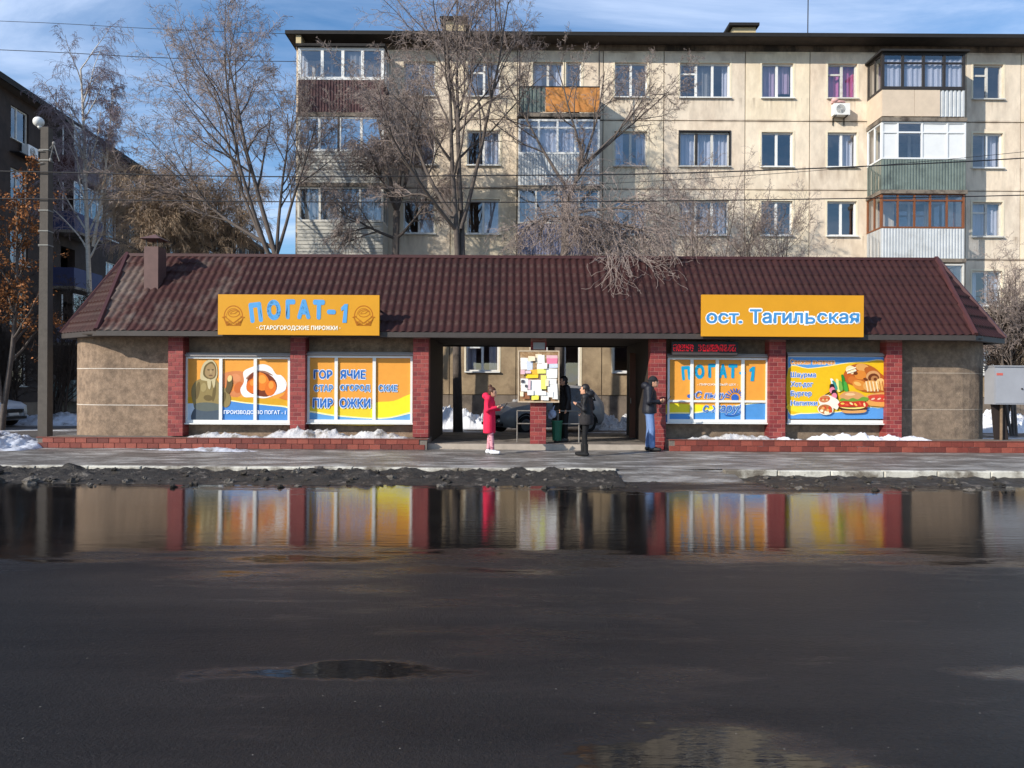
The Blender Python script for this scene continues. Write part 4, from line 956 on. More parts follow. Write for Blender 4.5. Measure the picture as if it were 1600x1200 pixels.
# --- notice board on the middle pillar
D = 18.40; nb = thing('notice_board', 'wooden notice board plastered with paper notices on the middle brick pillar', 'notice board', (wx(841, D), D, wz(627, D, 841)))
x0, x1, z0, z1 = wx(811, D), wx(872, D), wz(627, D, 841), wz(549.5, D, 841)
q = MB(); q.box(x0, x1, D, D+.03, z0, z1); q.build('board', mat('worn_plywood', C(150, 118, 84), .85, .25, 9, col2=C(190, 160, 124), thr=(.5, .6)), nb)
q = MB(); q.box(x0-.03, x0, D-.015, D+.04, z0-.03, z1+.03); q.box(x1, x1+.03, D-.015, D+.04, z0-.03, z1+.03); q.box(x0, x1, D-.015, D+.04, z1, z1+.03); q.box(x0, x1, D-.015, D+.04, z0-.03, z0); q.build('frame', mat('pale_wood', C(196, 176, 150), .8, .2, 10), nb)
q = MB(); q.box(x0+.3, x1-.3, D+.031, DP-.002, z0+.1, z1-.1); q.build('batten', M_wood, nb)
nts = [(158, 230, 300, 330, 'w'), (160, 330, 290, 450, 'w'), (280, 280, 380, 460, 'b'), (440, 160, 560, 330, 'c'), (480, 180, 610, 330, 'w'), (470, 335, 600, 440, 'w'), (640, 180, 850, 240, 'k'), (650, 230, 850, 340, 'p'), (690, 340, 850, 420, 'b'), (640, 430, 850, 610, 'w'), (260, 520, 490, 610, 'y'), (340, 450, 480, 540, 'o'), (480, 440, 640, 530, 'l'), (160, 620, 300, 740, 'w'), (165, 730, 290, 860, 'w'), (350, 640, 560, 850, 'w'), (340, 780, 560, 930, 'w'), (540, 560, 640, 820, 'l'), (650, 620, 830, 720, 'w'), (670, 715, 850, 860, 'w'), (370, 930, 500, 1015, 'y2'), (545, 880, 690, 1025, 'w'), (760, 850, 855, 1000, 'w'), (200, 890, 330, 1000, 'br'), (170, 640, 230, 700, 'd'), (240, 730, 275, 780, 'd'), (220, 470, 350, 520, 'pk'), (300, 200, 430, 290, 'c'), (560, 330, 660, 440, 'w'), (290, 840, 400, 930, 'w'), (470, 850, 640, 930, 'w'), (690, 860, 770, 970, 'w'), (160, 450, 240, 540, 'k'), (300, 640, 350, 820, 'pk'), (620, 640, 690, 760, 'c'), (150, 860, 210, 950, 'c')]
pc = dict(w=(236, 234, 228), b=(206, 214, 230), c=(240, 222, 190), k=(222, 180, 186), p=(232, 130, 160), y=(246, 206, 50), o=(240, 180, 60), l=(234, 236, 120), y2=(240, 232, 90), br=(150, 96, 64), d=(70, 66, 74), pk=(226, 196, 206))
for i, (a, b, c, d, kd) in enumerate(nts):
    q = MB(); yy = D-.003-.0018*i; cr = [P(800+u/12, 540+v/12, D) for u, v in ((a, d), (c, d), (c, b), (a, b))]
    j = lambda: rnd.uniform(-.008, .008)
    pts = [(v.x+j(), yy-(.012 if k < 2 else 0)*rnd.random(), v.z+j()) for k, v in enumerate(cr)]
    m0 = tuple((pts[0][k]+pts[3][k])/2 for k in range(3)); m1 = tuple((pts[1][k]+pts[2][k])/2 for k in range(3))
    q.poly([pts[0], pts[1], m1, m0]); q.poly([m0, m1, pts[2], pts[3]])
    q.build('notice', mat('paper_'+kd, C(*pc[kd]), .85, .10, 25, col2=tuple(x*.62 for x in C(*pc[kd])), thr=(.60, .66), stretch=(1, 1, 5)), nb)
q = MB(); q.box(wx(833, D), wx(851, D), D+.0, D+.1, wz(547, D, 841)+.02, wz(535, D, 841)); q.build('header_plate', mat('grey_plate', C(150, 146, 142), .6, .1, 6), nb)

# ------------------------------------------------------------------ tiled plinth walls in front of the shops
for (x0, x1, lab) in ((wx(58, 18.0), wx(668, 18.0), 'low red tiled plinth wall under the hot pies shop windows'), (wx(1046, 18.0), 16.5, 'low red tiled plinth wall under the windows with burgers and sun emblem')):
    h = .26 if x0 < 0 else .28
    pw = thing('plinth_wall', lab, 'wall', ((x0+x1)/2, 18.0, 0))
    q = MB(); q.box(x0+.01, x1-.01, 18.012, DW+.2, -.05, h-.012); q.build('core', mat('plinth_concrete', C(112, 104, 96), .9, .3, 3, .5, 20, col2=C(190, 188, 186), thr=(.56, .64)), pw)
    tme = {}; x = x0; i = 0; org = Vector(ORG[pw.name])
    while x+.27 <= x1+.01:
        for r in range(2):
            zz = .005+r*(h-.005)/2; o_ = .135 if r else 0
            if x+o_+.27 > x1+.01: continue
            k = rnd.randrange(4)
            if k not in tme: tme[k] = bevel_box_mesh('tile', .262, .03, (h-.005)/2-.008, .005, mat('terracotta_%d' % k, [C(128, 62, 50), C(116, 54, 44), C(140, 72, 58), C(104, 50, 42)][k], .6, .2, 8, .3, 50))
            inst('tile', tme[k], pw, Vector((x+o_+.004, 17.995+rnd.uniform(0, .004), zz))-org)
        x += .27; i += 1
    q = MB(); q.box(x0-.01, x1+.01, 17.985, 18.08, h-.008, h+.012); q.build('coping', mat('terracotta_cap', C(116, 66, 55), .7, .25, 6), pw)
q = MB(); q.box(XL1+.05, XR0-.05, 18.35, 22.9, -.05, .12); stp = struct(q.build('passage_floor', mat('passage_slab', C(120, 112, 104), .7, .3, 3, .5, 15, col2=C(70, 66, 62), thr=(.5, .6))))
q = MB(); q.box(XL1+.05, XR0-.05, 18.24, 18.349, -.05, .135); q.build('step_edge', mat('step_stone', C(168, 156, 142), .8, .2, 4), stp)

# ------------------------------------------------------------------ lamp post, cables, cabinet, bin, railing
M_post = mat('grey_concrete_post', C(86, 80, 74), .9, .2, 5, .4, 40)
D = 19.3; lx = wx(71, D); lp = thing('street_lamp', 'grey square concrete lamp post with a white globe on a curved arm', 'street lamp', (lx, D, 0))
zt = wz(200, D, 71)
q = MB(); n0 = [(lx-.13, .26), (lx-.09, .18)]
for (z, hw) in ((-.1, .125), (zt, .10)):
    q.v += [(lx-hw, D-hw, z), (lx+hw, D-hw, z), (lx+hw, D+hw, z), (lx-hw, D+hw, z)]
q.f = [(0, 1, 5, 4), (1, 2, 6, 5), (2, 3, 7, 6), (3, 0, 4, 7), (4, 5, 6, 7)]; q.m = [0]*5; q.build('post', M_post, lp)
q = MB(); pts = [P(a, b, D-.02) for a, b in ((66, 252), (66, 235), (65.5, 218), (63.5, 205), (60.5, 197))]; q.tube(pts, .022, 6); q.build('arm', M_dark, lp)
q = MB(); c = P(58, 190.5, D-.02); q.ell(c, (.135, .135, .13), 16, 10); q.tube([c+Vector((.02, 0, -.10)), c+Vector((.05, 0, -.17))], [.06, .05], 8); q.build('lamp_globe', mat('opal_globe', C(232, 230, 222), .3, .03, 3), lp, smooth=True)
for zz in (252, 236, 330, 362, 384):
    Z = wz(zz, D, 71); q = MB(); q.box(lx-.118, lx+.118, D-.121, D+.121, Z-.015, Z+.015); q.tube([(lx-.16, D-.06, Z), (lx-.11, D-.06, Z)], .03, 6); q.build('band', M_grey, lp)
q = MB(); Z = wz(262, D, 71)
for (a, b) in (((82, 224), (76, 250)), ((82, 224), (91, 252)), ((76, 232), (82, 224)), ((66, 254), (58, 256)), ((66, 236), (57, 236))): q.tube([P(*a, D-.13), P(*b, D-.13)], .014, 4)
for a in ((82, 224), (77, 250)): q.ell(P(*a, D-.13), (.04, .04, .05), 8, 6)
q.build('cable_bracket', mat('galvanised_bracket', C(140, 136, 130), .6, .2, 6), lp)
def cable(pts, D, r, label):
    q = MB(); P3 = [P(a, b, D) for a, b in pts]; o = []
    for i in range(len(P3)-1):
        p0, p1, p2, p3 = P3[max(i-1, 0)], P3[i], P3[i+1], P3[min(i+2, len(P3)-1)]
        for t in (0, .2, .4, .6, .8): o.append(.5*((2*p1)+(p2-p0)*t+(2*p0-5*p1+4*p2-p3)*t*t+(3*p1-p0-3*p2+p3)*t**3))
    o.append(P3[-1]); q.tube(o, r, 5); tag(q.build('overhead_cable', mat('cable_rubber', C(34, 32, 34), .6, .1, 5), smooth=True), label, 'cable')
cable([(-500, 262), (-100, 266), (71, 269), (400, 276), (800, 274), (1000, 272), (1200, 266), (1400, 257.5), (1600, 247), (2100, 214)], 19.15, .016, 'thick upper black cable crossing from the lamp post past the second balcony row')
cable([(-500, 304), (-100, 309), (71, 311), (400, 315), (800, 316), (1200, 312), (1600, 305), (2100, 290)], 19.15, .014, 'lower black cable crossing from the lamp post past the third balcony row')
cable([(71, 297), (400, 297), (800, 292), (1000, 284), (1200, 272), (1400, 256), (1600, 237), (2100, 185)], 19.4, .007, 'thin cable running between the two thick black cables')
cable([(-500, 62), (0, 78), (240, 90), (450, 96), (700, 92)], 33, .016, 'thin grey cable crossing the sky above the birch')
cable([(-500, 20), (0, 33), (240, 45), (500, 54), (720, 52)], 33, .012, 'highest faint cable in the sky above the dark brick house')

D = 18.6; cb = thing('metal_cabinet', 'pale grey metal switch cabinet on a steel leg beside the kiosk', 'cabinet', (wx(1580, D), D, 0))
x0, x1 = wx(1554, D), wx(1606, D); z0, z1 = wz(632, D, 1580), wz(573, D, 1580)
q = MB(); q.box(x0, x1, D, D+.4, z0, z1); q.build('casing', mat('grey_enamel', C(150, 152, 158), .5, .08, 3), cb)
q = MB(); q.box(x0+.03, x1-.03, D-.012, D-.002, z0+.03, z1-.03); dr = q.build('door', mat('grey_enamel_door', C(154, 156, 162), .5, .08, 3), cb)
q = MB(); q.tube([(x1-.16, D-.04, (z0+z1)/2-.08), (x1-.16, D-.01, (z0+z1)/2-.08)], .02, 8); q.build('handle', M_dark, dr)
q = MB(); q.box(x0+.04, x0+.2, D-.016, D-.0125, z1-.22, z1-.16); q.build('warning_label', mat('red_label', C(196, 96, 84), .6, .1, 20), dr)
q = MB(); q.box(x0-.02, x1+.02, D-.03, D+.43, z1, z1+.03); q.build('lid', MATS['grey_enamel'], cb)
q = MB(); q.tube([(wx(1571, D), D+.15, -.05), (wx(1571, D), D+.15, z0)], .035, 8); q.build('leg', mat('rusty_leg', C(120, 100, 80), .8, .3, 12), cb)
q = MB(); a = [(wx(1560, D), z0), (wx(1578, D), z0), (wx(1588, D), -.05), (wx(1567, D), -.05)]
q.poly([(x, D+.22, z) for x, z in a[::-1]]); q.poly([(x, D+.30, z) for x, z in a])
for i in range(4): u, v = a[i], a[(i+1) % 4]; q.quad((u[0], D+.22, u[1]), (v[0], D+.22, v[1]), (v[0], D+.30, v[1]), (u[0], D+.30, u[1]))
q.build('support_board', mat('dark_support', C(44, 36, 34), .8, .2, 5), cb)

# bin
D = 18.95; bxn = wx(870.5, D); zb = .12; bn = thing('litter_bin', 'small dark green litter bin beside the notice board pillar', 'bin', (bxn, D, zb))
q = MB(); prof = [(zb+.06, .115), (zb+.52, .135)]
q.tube([(bxn, D, zb+.06), (bxn, D, zb+.54)], [.115, .14], 14); q.build('bucket', mat('green_paint', C(28, 92, 68), .5, .15, 8), bn)
q = MB(); q.tube([(bxn, D, zb+.54), (bxn, D, zb+.57)], [.15, .15], 14); q.build('rim', mat('green_rim', C(34, 104, 78), .5, .1, 8), bn)
q = MB(); q.tube([(bxn-.02, D+.05, zb), (bxn-.02, D+.05, zb+.06)], .05, 8); q.build('foot', M_dark, bn)
bg_ = MB(); c = Vector((wx(863, 18.86), 18.86, wz(647, 18.86, 863)))
for i in range(7): bg_.ell(c+Vector((rnd.uniform(-.05, .05), rnd.uniform(-.03, .03), rnd.uniform(-.10, .05))), (.08, .06, .09), 10, 7)
bg_.tube([c+Vector((0, 0, .08)), c+Vector((.06, 0, .22))], [.03, .012], 6)
tag(bg_.build('plastic_bag', mat('pale_bag', C(170, 182, 206), .4, .25, 14, .5, 30), smooth=True), 'pale blue plastic bag hanging by the litter bin', 'bag')
# railing behind the pillar
D = 19.05; ra = thing('metal_railing', 'grey tubular metal railing behind the notice board pillar', 'railing', (wx(856, D), D, .12)); M_rail = mat('worn_grey_tube', C(128, 124, 118), .5, .25, 9)
for px in (808.5, 832, 872, 905):
    X = wx(px, D); q = MB(); q.tube([(X, D, .12), (X, D, wz(641, D, 856))], .018, 6); q.build('upright', M_rail, ra)
for py in (642, 662):
    q = MB(); q.tube([(wx(808, D), D-.02, wz(py, D, 856)), (wx(906, D), D-.02, wz(py, D, 856))], .016, 6); q.build('rail', M_rail, ra)
# door leaf standing open at the right end of the passage
D = 20.6; q = MB(); q.box(wx(984, D), wx(993, D), D, D+.05, .14, 2.5); dl = thing('open_door', 'dark brown door leaf standing open inside the passage', 'door', (wx(988, D), D, .12)); q.build('leaf', mat('brown_door', C(84, 50, 34), .6, .2, 6, stretch=(4, 1, .4)), dl)
q = MB(); q.tube([(wx(985.5, D), D-.03, 1.1), (wx(985.5, D), D-.03, 1.25)], .012, 6); q.build('handle', M_grey, dl)
# ------------------------------------------------------------------ snow
M_snow = mat('old_snow', C(196, 195, 196), .75, .2, 7, .9, 26, col2=C(120, 112, 104), thr=(.50, .64)); M_snowc = mat('clean_snow', C(226, 228, 234), .7, .08, 3, .5, 16, col2=C(180, 180, 184), thr=(.58, .75))
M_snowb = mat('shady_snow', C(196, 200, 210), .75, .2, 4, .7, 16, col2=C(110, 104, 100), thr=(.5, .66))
def bank(name, x0, x1, y0, y1, h, z0, m, label, seed, lump=1.0, nx=None, ny=None):
    nx = nx or int(min(220, max(20, (x1-x0)/.03))); ny = ny or int(min(60, max(10, (y1-y0)/.05)))
    def hf(x, y, u, v):
        e = max(0, math.sin(math.pi*u))**.45*max(0, math.sin(math.pi*v))**.6
        nn = .55+.6*fbm(x, y, .9, 3, seed)+lump*.35*fbm(x, y, 4.2, 3, seed+3)+lump*.18*abs(fbm(x, y, 11, 2, seed+9))
        return z0-.03+h*e*max(0.02, nn)
    return field(name, x0, x1, y0, y1, nx, ny, hf, m, label, 'snow')
bank('snow_heap', wx(405, 18.3), wx(640, 18.3), 18.08, 18.64, .34, .24, M_snow, 'lumpy old snow heap on the plinth under the hot pies window', 1.0, 1.2)
bank('snow_heap', wx(290, 18.3), wx(410, 18.3), 18.12, 18.62, .19, .25, M_snow, 'thin snow heap on the plinth under the headscarf window', 14.0, 1.2)
bank('snow_heap', wx(1075, 18.3), wx(1225, 18.3), 18.12, 18.62, .22, .27, M_snow, 'dirty snow strip on the plinth under the sun emblem window', 21.0, 1.2)
bank('snow_heap', wx(1200, 18.3), wx(1460, 18.3), 18.12, 18.6, .24, .27, M_snowc, 'long white snow strip on the plinth under the burger window', 27.0, 1.2)
bank('snow_heap', -14.6, wx(64, 17.9), 17.0, 19.2, .55, 0, M_snowb, 'bluish snow heap on the pavement at the end of the left plinth wall', 33.0, .8)
bank('snow_heap', wx(210, 17.6), wx(420, 17.6), 17.3, 17.99, .10, 0, M_snowb, 'low icy snow patch on the pavement before the left plinth wall', 39.0)
bank('snow_heap', wx(660, 27.2), wx(790, 27.2), 26.5, 28.4, .85, 0, M_snowc, 'white snow heap seen through the passage beside the parked car', 45.0)
bank('snow_heap', wx(915, 27), wx(1020, 27), 26.3, 28.3, .8, 0, M_snow, 'grey snow heap below the flats behind the passage', 51.0)
bank('snow_heap', 14.5, 26, 26.0, 28.7, 1.0, 0, M_snowc, 'broad clean snow heap behind the metal cabinet', 57.0, .6)
bank('snow_heap', -30, -13.6, 27.6, 29.0, .55, 0, M_snowb, 'long snow heap across the yard beside the white car', 63.0, .8)
# chunks broken off the slush ridge
M_ch = [mat('mud_lump_%d' % i, c, .85, .35, 14, .8, 40) for i, c in enumerate([C(46, 42, 37), C(64, 58, 51), C(98, 92, 85)])]
def lumpme(s, m):
    q = MB(); q.ell((0, 0, 0), (1, .9, .6), 12, 8); q.v = [tuple(Vector(v)*(1+.8*noise.noise(Vector(v)*1.5+Vector((s, 0, 0)))+.35*noise.noise(Vector(v)*4+Vector((s, 5, 0))))) for v in q.v]
    me = q.mesh('slush_lump'); me.materials.append(m); return me
lm = [lumpme(i*3.1, M_ch[i % 3]) for i in range(9)]
q = MB()
for i in range(260):
    x = rnd.uniform(-13, 13); y = 12.2+abs(rnd.gauss(.6, .5)); s = min(.11, .02+abs(rnd.gauss(0, .032)))*(1.3 if x < -8 else 1)
    if 2.2 < x < 4.4 and rnd.random() < .8: continue
    y = min(y, 13.9); c = Vector((x, y, mudh(x, y, 0, (y-12.3)/1.685)+s*.1)) if y > 12.3 else Vector((x, y, ROADZ+s*.3)); n = len(q.v); me = lm[i % 9]
    a = rnd.uniform(0, 6.28); ca, sa = math.cos(a), math.sin(a)
    for v in me.vertices: vx, vy, vz = v.co*s; q.v.append((c.x+vx*ca-vy*sa, c.y+vx*sa+vy*ca, c.z+vz))
    for p_ in me.polygons: q.f.append(tuple(n+k for k in p_.vertices)); q.m.append(i % 3)
struct(q.build('slush_lumps', M_ch), 'stuff')
# ramp of trodden slush where the kerb stops
field('slush_ramp', wx(955, 14), wx(1145, 14), 13.2, 14.25, 60, 24, lambda x, y, u, v: ROADZ-.01+.128*(v**.8)+.012*fbm(x, y, 3, 3, 4)*math.sin(math.pi*min(1, v)), pave_mat(), kind='structure')

# ------------------------------------------------------------------ trees
def vrand(g): return Vector((g.gauss(0, 1), g.gauss(0, 1), g.gauss(0, 1)))
def grow(g, acc, p, d, L, r, lvl, pr):
    n = pr['seg'][lvl]; pts = [p.copy()]; rad = [r]; ds = [d]; st = L/n; tr = pr['trop'][lvl]; wd = pr['wander'][lvl]; tip = pr.get('tip', .25) if lvl < pr['max'] else .55
    for i in range(n):
        d = (d+vrand(g)*wd+Vector((0, 0, tr))).normalized(); p = p+d*st; pts.append(p.copy()); rad.append(max(pr['rmin'], r*(1-(1-tip)*(i+1)/n))); ds.append(d)
    acc[0 if lvl <= pr['trunklvl'] else 1].tube(pts, rad, pr['sides'][lvl], cap=False)
    if lvl >= pr['max']: return
    m = pr['n'][lvl]; m = int(m*g.uniform(.8, 1.2)+.5)
    for j in range(m):
        t = pr['from'][lvl]+(1-pr['from'][lvl])*(j+g.random())/m; k = t*n; i = min(n-1, int(k)); q_ = pts[i].lerp(pts[i+1], k-i); dd = ds[i]
        ax_ = dd.orthogonal().normalized(); ax_.rotate(Matrix.Rotation(g.uniform(0, 6.283), 3, dd))
        an = pr['ang'][lvl]*g.uniform(.6, 1.3); nd = (dd*math.cos(an)+ax_*math.sin(an)).normalized()
        if pr.get('bias'): nd = (nd+pr['bias']).normalized()
        l2 = L*pr['ratio'][lvl]*g.uniform(.6, 1.15)*(1-.35*t); r2 = max(pr['rmin'], min(rad[i]*.62, pr['rcap'][lvl+1]))
        grow(g, acc, q_, nd, l2, r2, lvl+1, pr)
M_bark = mat('grey_bark', C(92, 83, 77), .9, .3, 8, .6, 25); M_twig = mat('brown_twig', C(146, 131, 123), .85, .25, 3); M_twig2 = mat('straw_twig', C(168, 146, 122), .85, .25, 3)
M_birch = mat('birch_bark', C(196, 188, 176), .8, .2, 6, .3, 20, col2=C(60, 54, 50), thr=(.60, .64), stretch=(1, 1, 3)); M_twigd = mat('dark_twig', C(66, 54, 46), .9, .3, 3); M_twigb = mat('birch_twig', C(140, 126, 130), .85, .2, 3)  # dark twigs: tree shade over the left thickets is put into their colour
base = dict(seg=[8, 7, 6, 5, 4], wander=[.035, .11, .16, .2, .25], trop=[.03, .03, .0, -.03, -.06], n=[7, 8, 8, 6], ang=[.6, .7, .75, .8], ratio=[.62, .55, .5, .5], sides=[7, 5, 4, 3, 3], rcap=[.3, .045, .017, .0075, .0048], rmin=.004, trunklvl=1, max=4, **{'from': [.3, .2, .15, .1]})
def P3(px, py, D): return P(px, py, D)
def tree(name, label, cat, basept, seed, stems, pr, mb, mt, group=None):
    """stems: list of (start, toward, length, radius); the first runs from the root"""
    g = random.Random(seed); t = thing(name, label, cat, basept, 0.0, group); acc = [MB(), MB()]
    for (a, b, L, r) in stems:
        a, b = Vector(a), Vector(b); d = (b-a).normalized(); grow(g, acc, a, d, L or (b-a).length, r, pr.get('start', 0), pr)
    if acc[0].f: acc[0].build('trunk', mb, t, smooth=True)
    acc[1].build('crown', mt, t, smooth=False); return t, acc
def trunk_to(t, pts, rad, m):
    q = MB(); q.tube(pts, rad, 9); q.build('trunk', m, t, smooth=True)
def B(**k): d = dict(base); d.update(k); return d
D = 25.0; b0 = Vector((wx(432, D), D, 0)); fk = P3(430, 402, D)
t, _ = tree('bare_tree', 'tall bare tree with several leaning stems just past the end wall of the flats', 'tree', b0, 11,
    [(fk, P3(395, 270, D), 7.4, .09), (fk+Vector((-.1, .2, .3)), P3(280, 300, D+1), 5.6, .07), (fk, P3(442, 230, D+.5), 5.2, .065), (fk+Vector((0, -.2, -.4)), P3(360, 250, D-1), 6.8, .075), (fk, P3(480, 255, D-.8), 4.6, .065), (fk+Vector((-.2, 0, 0)), P3(335, 240, D+1.5), 7.6, .065)],
    B(n=[9, 9, 8, 7], trop=[.05, .05, .02, -.02, -.06]), M_bark, M_twig)
trunk_to(t, [b0+Vector((.1, 0, -.1)), b0+Vector((0, 0, 2.5)), fk], [.16, .13, .10], M_bark)
D = 24.4; b0 = Vector((wx(716, D), D, 0)); fk = P3(714, 400, D)
t, _ = tree('bare_tree', 'tall bare tree with upright stems rising before the flats over the kiosk roof', 'tree', b0, 23,
    [(fk, P3(690, 220, D), 7.6, .10), (fk+Vector((.15, .1, 0)), P3(722, 200, D+.4), 8.4, .10), (fk+Vector((.1, 0, .9)), P3(772, 190, D-.4), 7.2, .075), (fk+Vector((-.1, 0, 1.2)), P3(640, 250, D+.8), 5.6, .08), (fk+Vector((.1, 0, 1.5)), P3(700, 120, D-.5), 7.0, .09), (fk+Vector((0, 0, .8)), P3(655, 290, D-1), 4.6, .07)],
    B(n=[8, 7, 7, 6], trop=[.05, .04, .0, -.05, -.1]), M_bark, M_twig)
trunk_to(t, [b0+Vector((0, 0, -.1)), b0+Vector((-.05, 0, 2.5)), fk], [.17, .14, .11], M_bark)
D = 26.6; b0 = Vector((wx(612, D), D, 0)); fk = P3(618, 330, D)
t, _ = tree('bare_willow', 'dense bare willow with hanging twigs before the corner balconies of the flats', 'tree', b0, 31,
    [(fk, P3(625, 200, D), 3.6, .09), (fk, P3(596, 220, D-.2), 3.4, .08), (fk, P3(652, 230, D+.3), 3.2, .08), (fk, P3(606, 300, D-.6), 2.4, .07), (fk-Vector((0, 0, 1)), P3(650, 350, D-.4), 2.4, .06), (fk-Vector((0, 0, 1)), P3(580, 360, D-.4), 2.2, .06)],
    B(seg=[6, 6, 7, 8, 5], wander=[.05, .10, .12, .13, .2], max=3, n=[10, 12, 13, 6], trop=[.03, -.04, -.12, -.18, -.25], ratio=[.7, .6, .75, .5], rmin=.0048), M_bark, M_twig)
trunk_to(t, [b0, fk], [.2, .12], M_bark)
D = 24.0; b0 = Vector((wx(872, D), D, 0)); fk = P3(884, 318, D)
t, _ = tree('bare_willow', 'bare willow whose pale twigs spill over the ridge of the kiosk roof', 'tree', b0, 47,
    [(fk, P3(911, 255, D), 2.0, .085), (P3(910, 258, D), P3(898, 190, D), 3.4, .05), (P3(910, 258, D), P3(928, 190, D+.3), 3.6, .05), (P3(905, 262, D), P3(985, 205, D+.2), 3.8, .05), (P3(890, 300, D), P3(830, 230, D+.4), 4.6, .06), (P3(911, 255, D), P3(1010, 170, D), 3.6, .04)],
    B(n=[6, 7, 7, 5], trop=[.04, .03, .0, -.05, -.1]), M_bark, M_twig)
trunk_to(t, [b0, b0+Vector((.05, 0, 3)), fk], [.2, .16, .10], M_bark)
g = random.Random(5); acc = [MB(), MB()]; prw = B(start=1, max=3, seg=[6, 7, 9, 10, 5], n=[5, 18, 14, 5], trop=[0, -.05, -.11, -.10, -.2], wander=[.05, .1, .18, .30, .3], ratio=[.6, .62, .8, .5], rmin=.005, rcap=[.3, .045, .018, .010, .008], trunklvl=1)
for (a, b, L) in (((890, 345, 23.6), (850, 322, 21.6), 2.8), ((890, 345, 23.6), (905, 325, 21.2), 3.3), ((893, 340, 23.6), (955, 328, 21.0), 3.9), ((895, 340, 23.6), (1005, 335, 21.4), 4.0), ((893, 345, 23.6), (930, 345, 20.9), 3.8), ((895, 340, 23.6), (985, 345, 20.8), 4.3), ((895, 335, 23.6), (1010, 310, 22.4), 3.6), ((890, 345, 23.6), (870, 345, 20.9), 2.6)):
    a, b = P3(*a), P3(*b); grow(g, acc, a, (b-a).normalized(), L, .055, 1, prw)
# twigs resting on the roof do not pass through it
def lift(q):
    o = []
    for (x, y, z) in q.v:
        if y < 22.6:
            zr_ = ZE+(ZR-ZE)*max(0, (y-18.1))/2.25 if y < 20.35 else ZR-(ZR-ZE)*(y-20.35)/2.25
            if z < zr_+.05: z = zr_+.05+.12*(zr_-z if zr_-z < 1.5 else 1.5)*.5
        o.append((x, y, z))
    q.v = o
lift(acc[0]); lift(acc[1]); acc[0].build('limb', M_bark, t, smooth=True); acc[1].build('hanging_twigs', M_twig, t)
D = 30.5; b0 = Vector((wx(145, D), D, 0))
t, _ = tree('birch_tree', 'white barked bare birch with fine hanging twigs beside the dark brick house', 'tree', b0, 53,
    [(b0, P3(141, 200, D), 14.4, .14), (b0+Vector((-.02, 0, 7.2)), P3(178, 170, D), 6.2, .07)],
    B(seg=[12, 7, 6, 6, 5], n=[22, 9, 9, 6], wander=[.012, .1, .16, .2, .2], trop=[.01, .07, -.10, -.28, -.3], **{'from': [.45, .2, .15, .1]}, ang=[.55, .6, .7, .7], ratio=[.24, .6, .6, .55]), M_birch, M_twigb)
for (px, dd, top, sd, lab) in ((235, 27.5, 285, 61, 'pale bare willow bush left of the kiosk chimney with drooping straw coloured twigs'), (345, 28.5, 290, 67, 'broad bare willow bush right of the kiosk chimney with dense straw coloured twigs')):
    b0 = Vector((wx(px, dd), dd, 0)); zc = wz(400, dd, px); hub = Vector((b0.x, dd, zc-1.2)); g = random.Random(sd)
    st = [(hub, P3(px+g.uniform(-75, 75), top+g.uniform(0, 60), dd+g.uniform(-.8, .8)), None, .06) for i in range(9)]
    t, _ = tree('willow_bush', lab, 'bush', b0, sd, st, B(seg=[6, 6, 7, 8, 5], wander=[.05, .10, .12, .13, .2], max=3, n=[9, 11, 12, 6], trop=[.02, -.05, -.13, -.2, -.25], ratio=[.6, .6, .75, .5], rmin=.0048), M_bark, M_twig2)
    trunk_to(t, [b0, hub], [.16, .1], M_bark)
for (px, dd, top, wdt, sd, nst, lab, mt) in ((1085, 25.5, 315, 40, 71, 5, 'thin bare shrub before the wide windows of the flats', M_twig), (1185, 25.8, 345, 55, 73, 6, 'low bushy bare shrub just above the kiosk roof right of the stop name sign', M_twig), (1575, 24.6, 440, 40, 79, 5, 'small bare shrub behind the metal cabinet', M_twig), (1572, 25.2, 495, 34, 101, 12, 'dense dark shrub behind the metal cabinet', M_twigd), (90, 28.6, 470, 70, 83, 9, 'dark tangled bush behind the lamp post', M_twigd), (20, 29.2, 450, 60, 89, 9, 'dark thicket beside the white car', M_twigd)):
    b0 = Vector((wx(px, dd), dd, 0)); g = random.Random(sd)
    st = [(b0+Vector((g.uniform(-.3, .3), 0, 0)), P3(px+g.uniform(-wdt, wdt), top+g.uniform(0, 50), dd+g.uniform(-.6, .6)), None, .05) for i in range(nst)]
    pr = B(n=[9, 7, 6, 4], trop=[.05, .03, 0, 0, 0], ratio=[.45, .55, .5, .5], **{'from': [.45 if px > 200 else .1, .2, .1, .1]})
    if px > 200: pr['max'] = 4
    tree('bare_shrub', lab, 'bush', b0, sd, st, pr, M_bark if mt is M_twig else M_twigd, mt)
# tree that kept its dry leaves
D = 21.5; b0 = Vector((wx(2, D), D, 0)); t, acc = tree('dry_leaf_tree', 'slim tree still holding dry orange leaves beside the lamp post', 'tree', b0, 97, [(b0, P3(12, 300, D), 7.2, .09), (b0+Vector((0, 0, 1)), P3(-30, 330, D), 5.5, .07)], B(max=3, n=[16, 6, 5, 4], **{'from': [.3, .2, .15, .1]}, ratio=[.26, .5, .5, .5]), M_bark, M_twigd)
g = random.Random(9); q = MB(); tw = acc[1].v
for i in range(5200):
    v = Vector(tw[g.randrange(len(tw))])+vrand(g)*.05; a = vrand(g).normalized()*.045; b = a.orthogonal().normalized()*.028; b.rotate(Matrix.Rotation(g.uniform(0, 6), 3, a.normalized()))
    q.poly([v-a, v+b, v+a, v-b])
lf = q.build('leaves', mat('dry_leaf', C(150, 96, 52), .8, .35, 5), t); lf['kind'] = 'stuff'

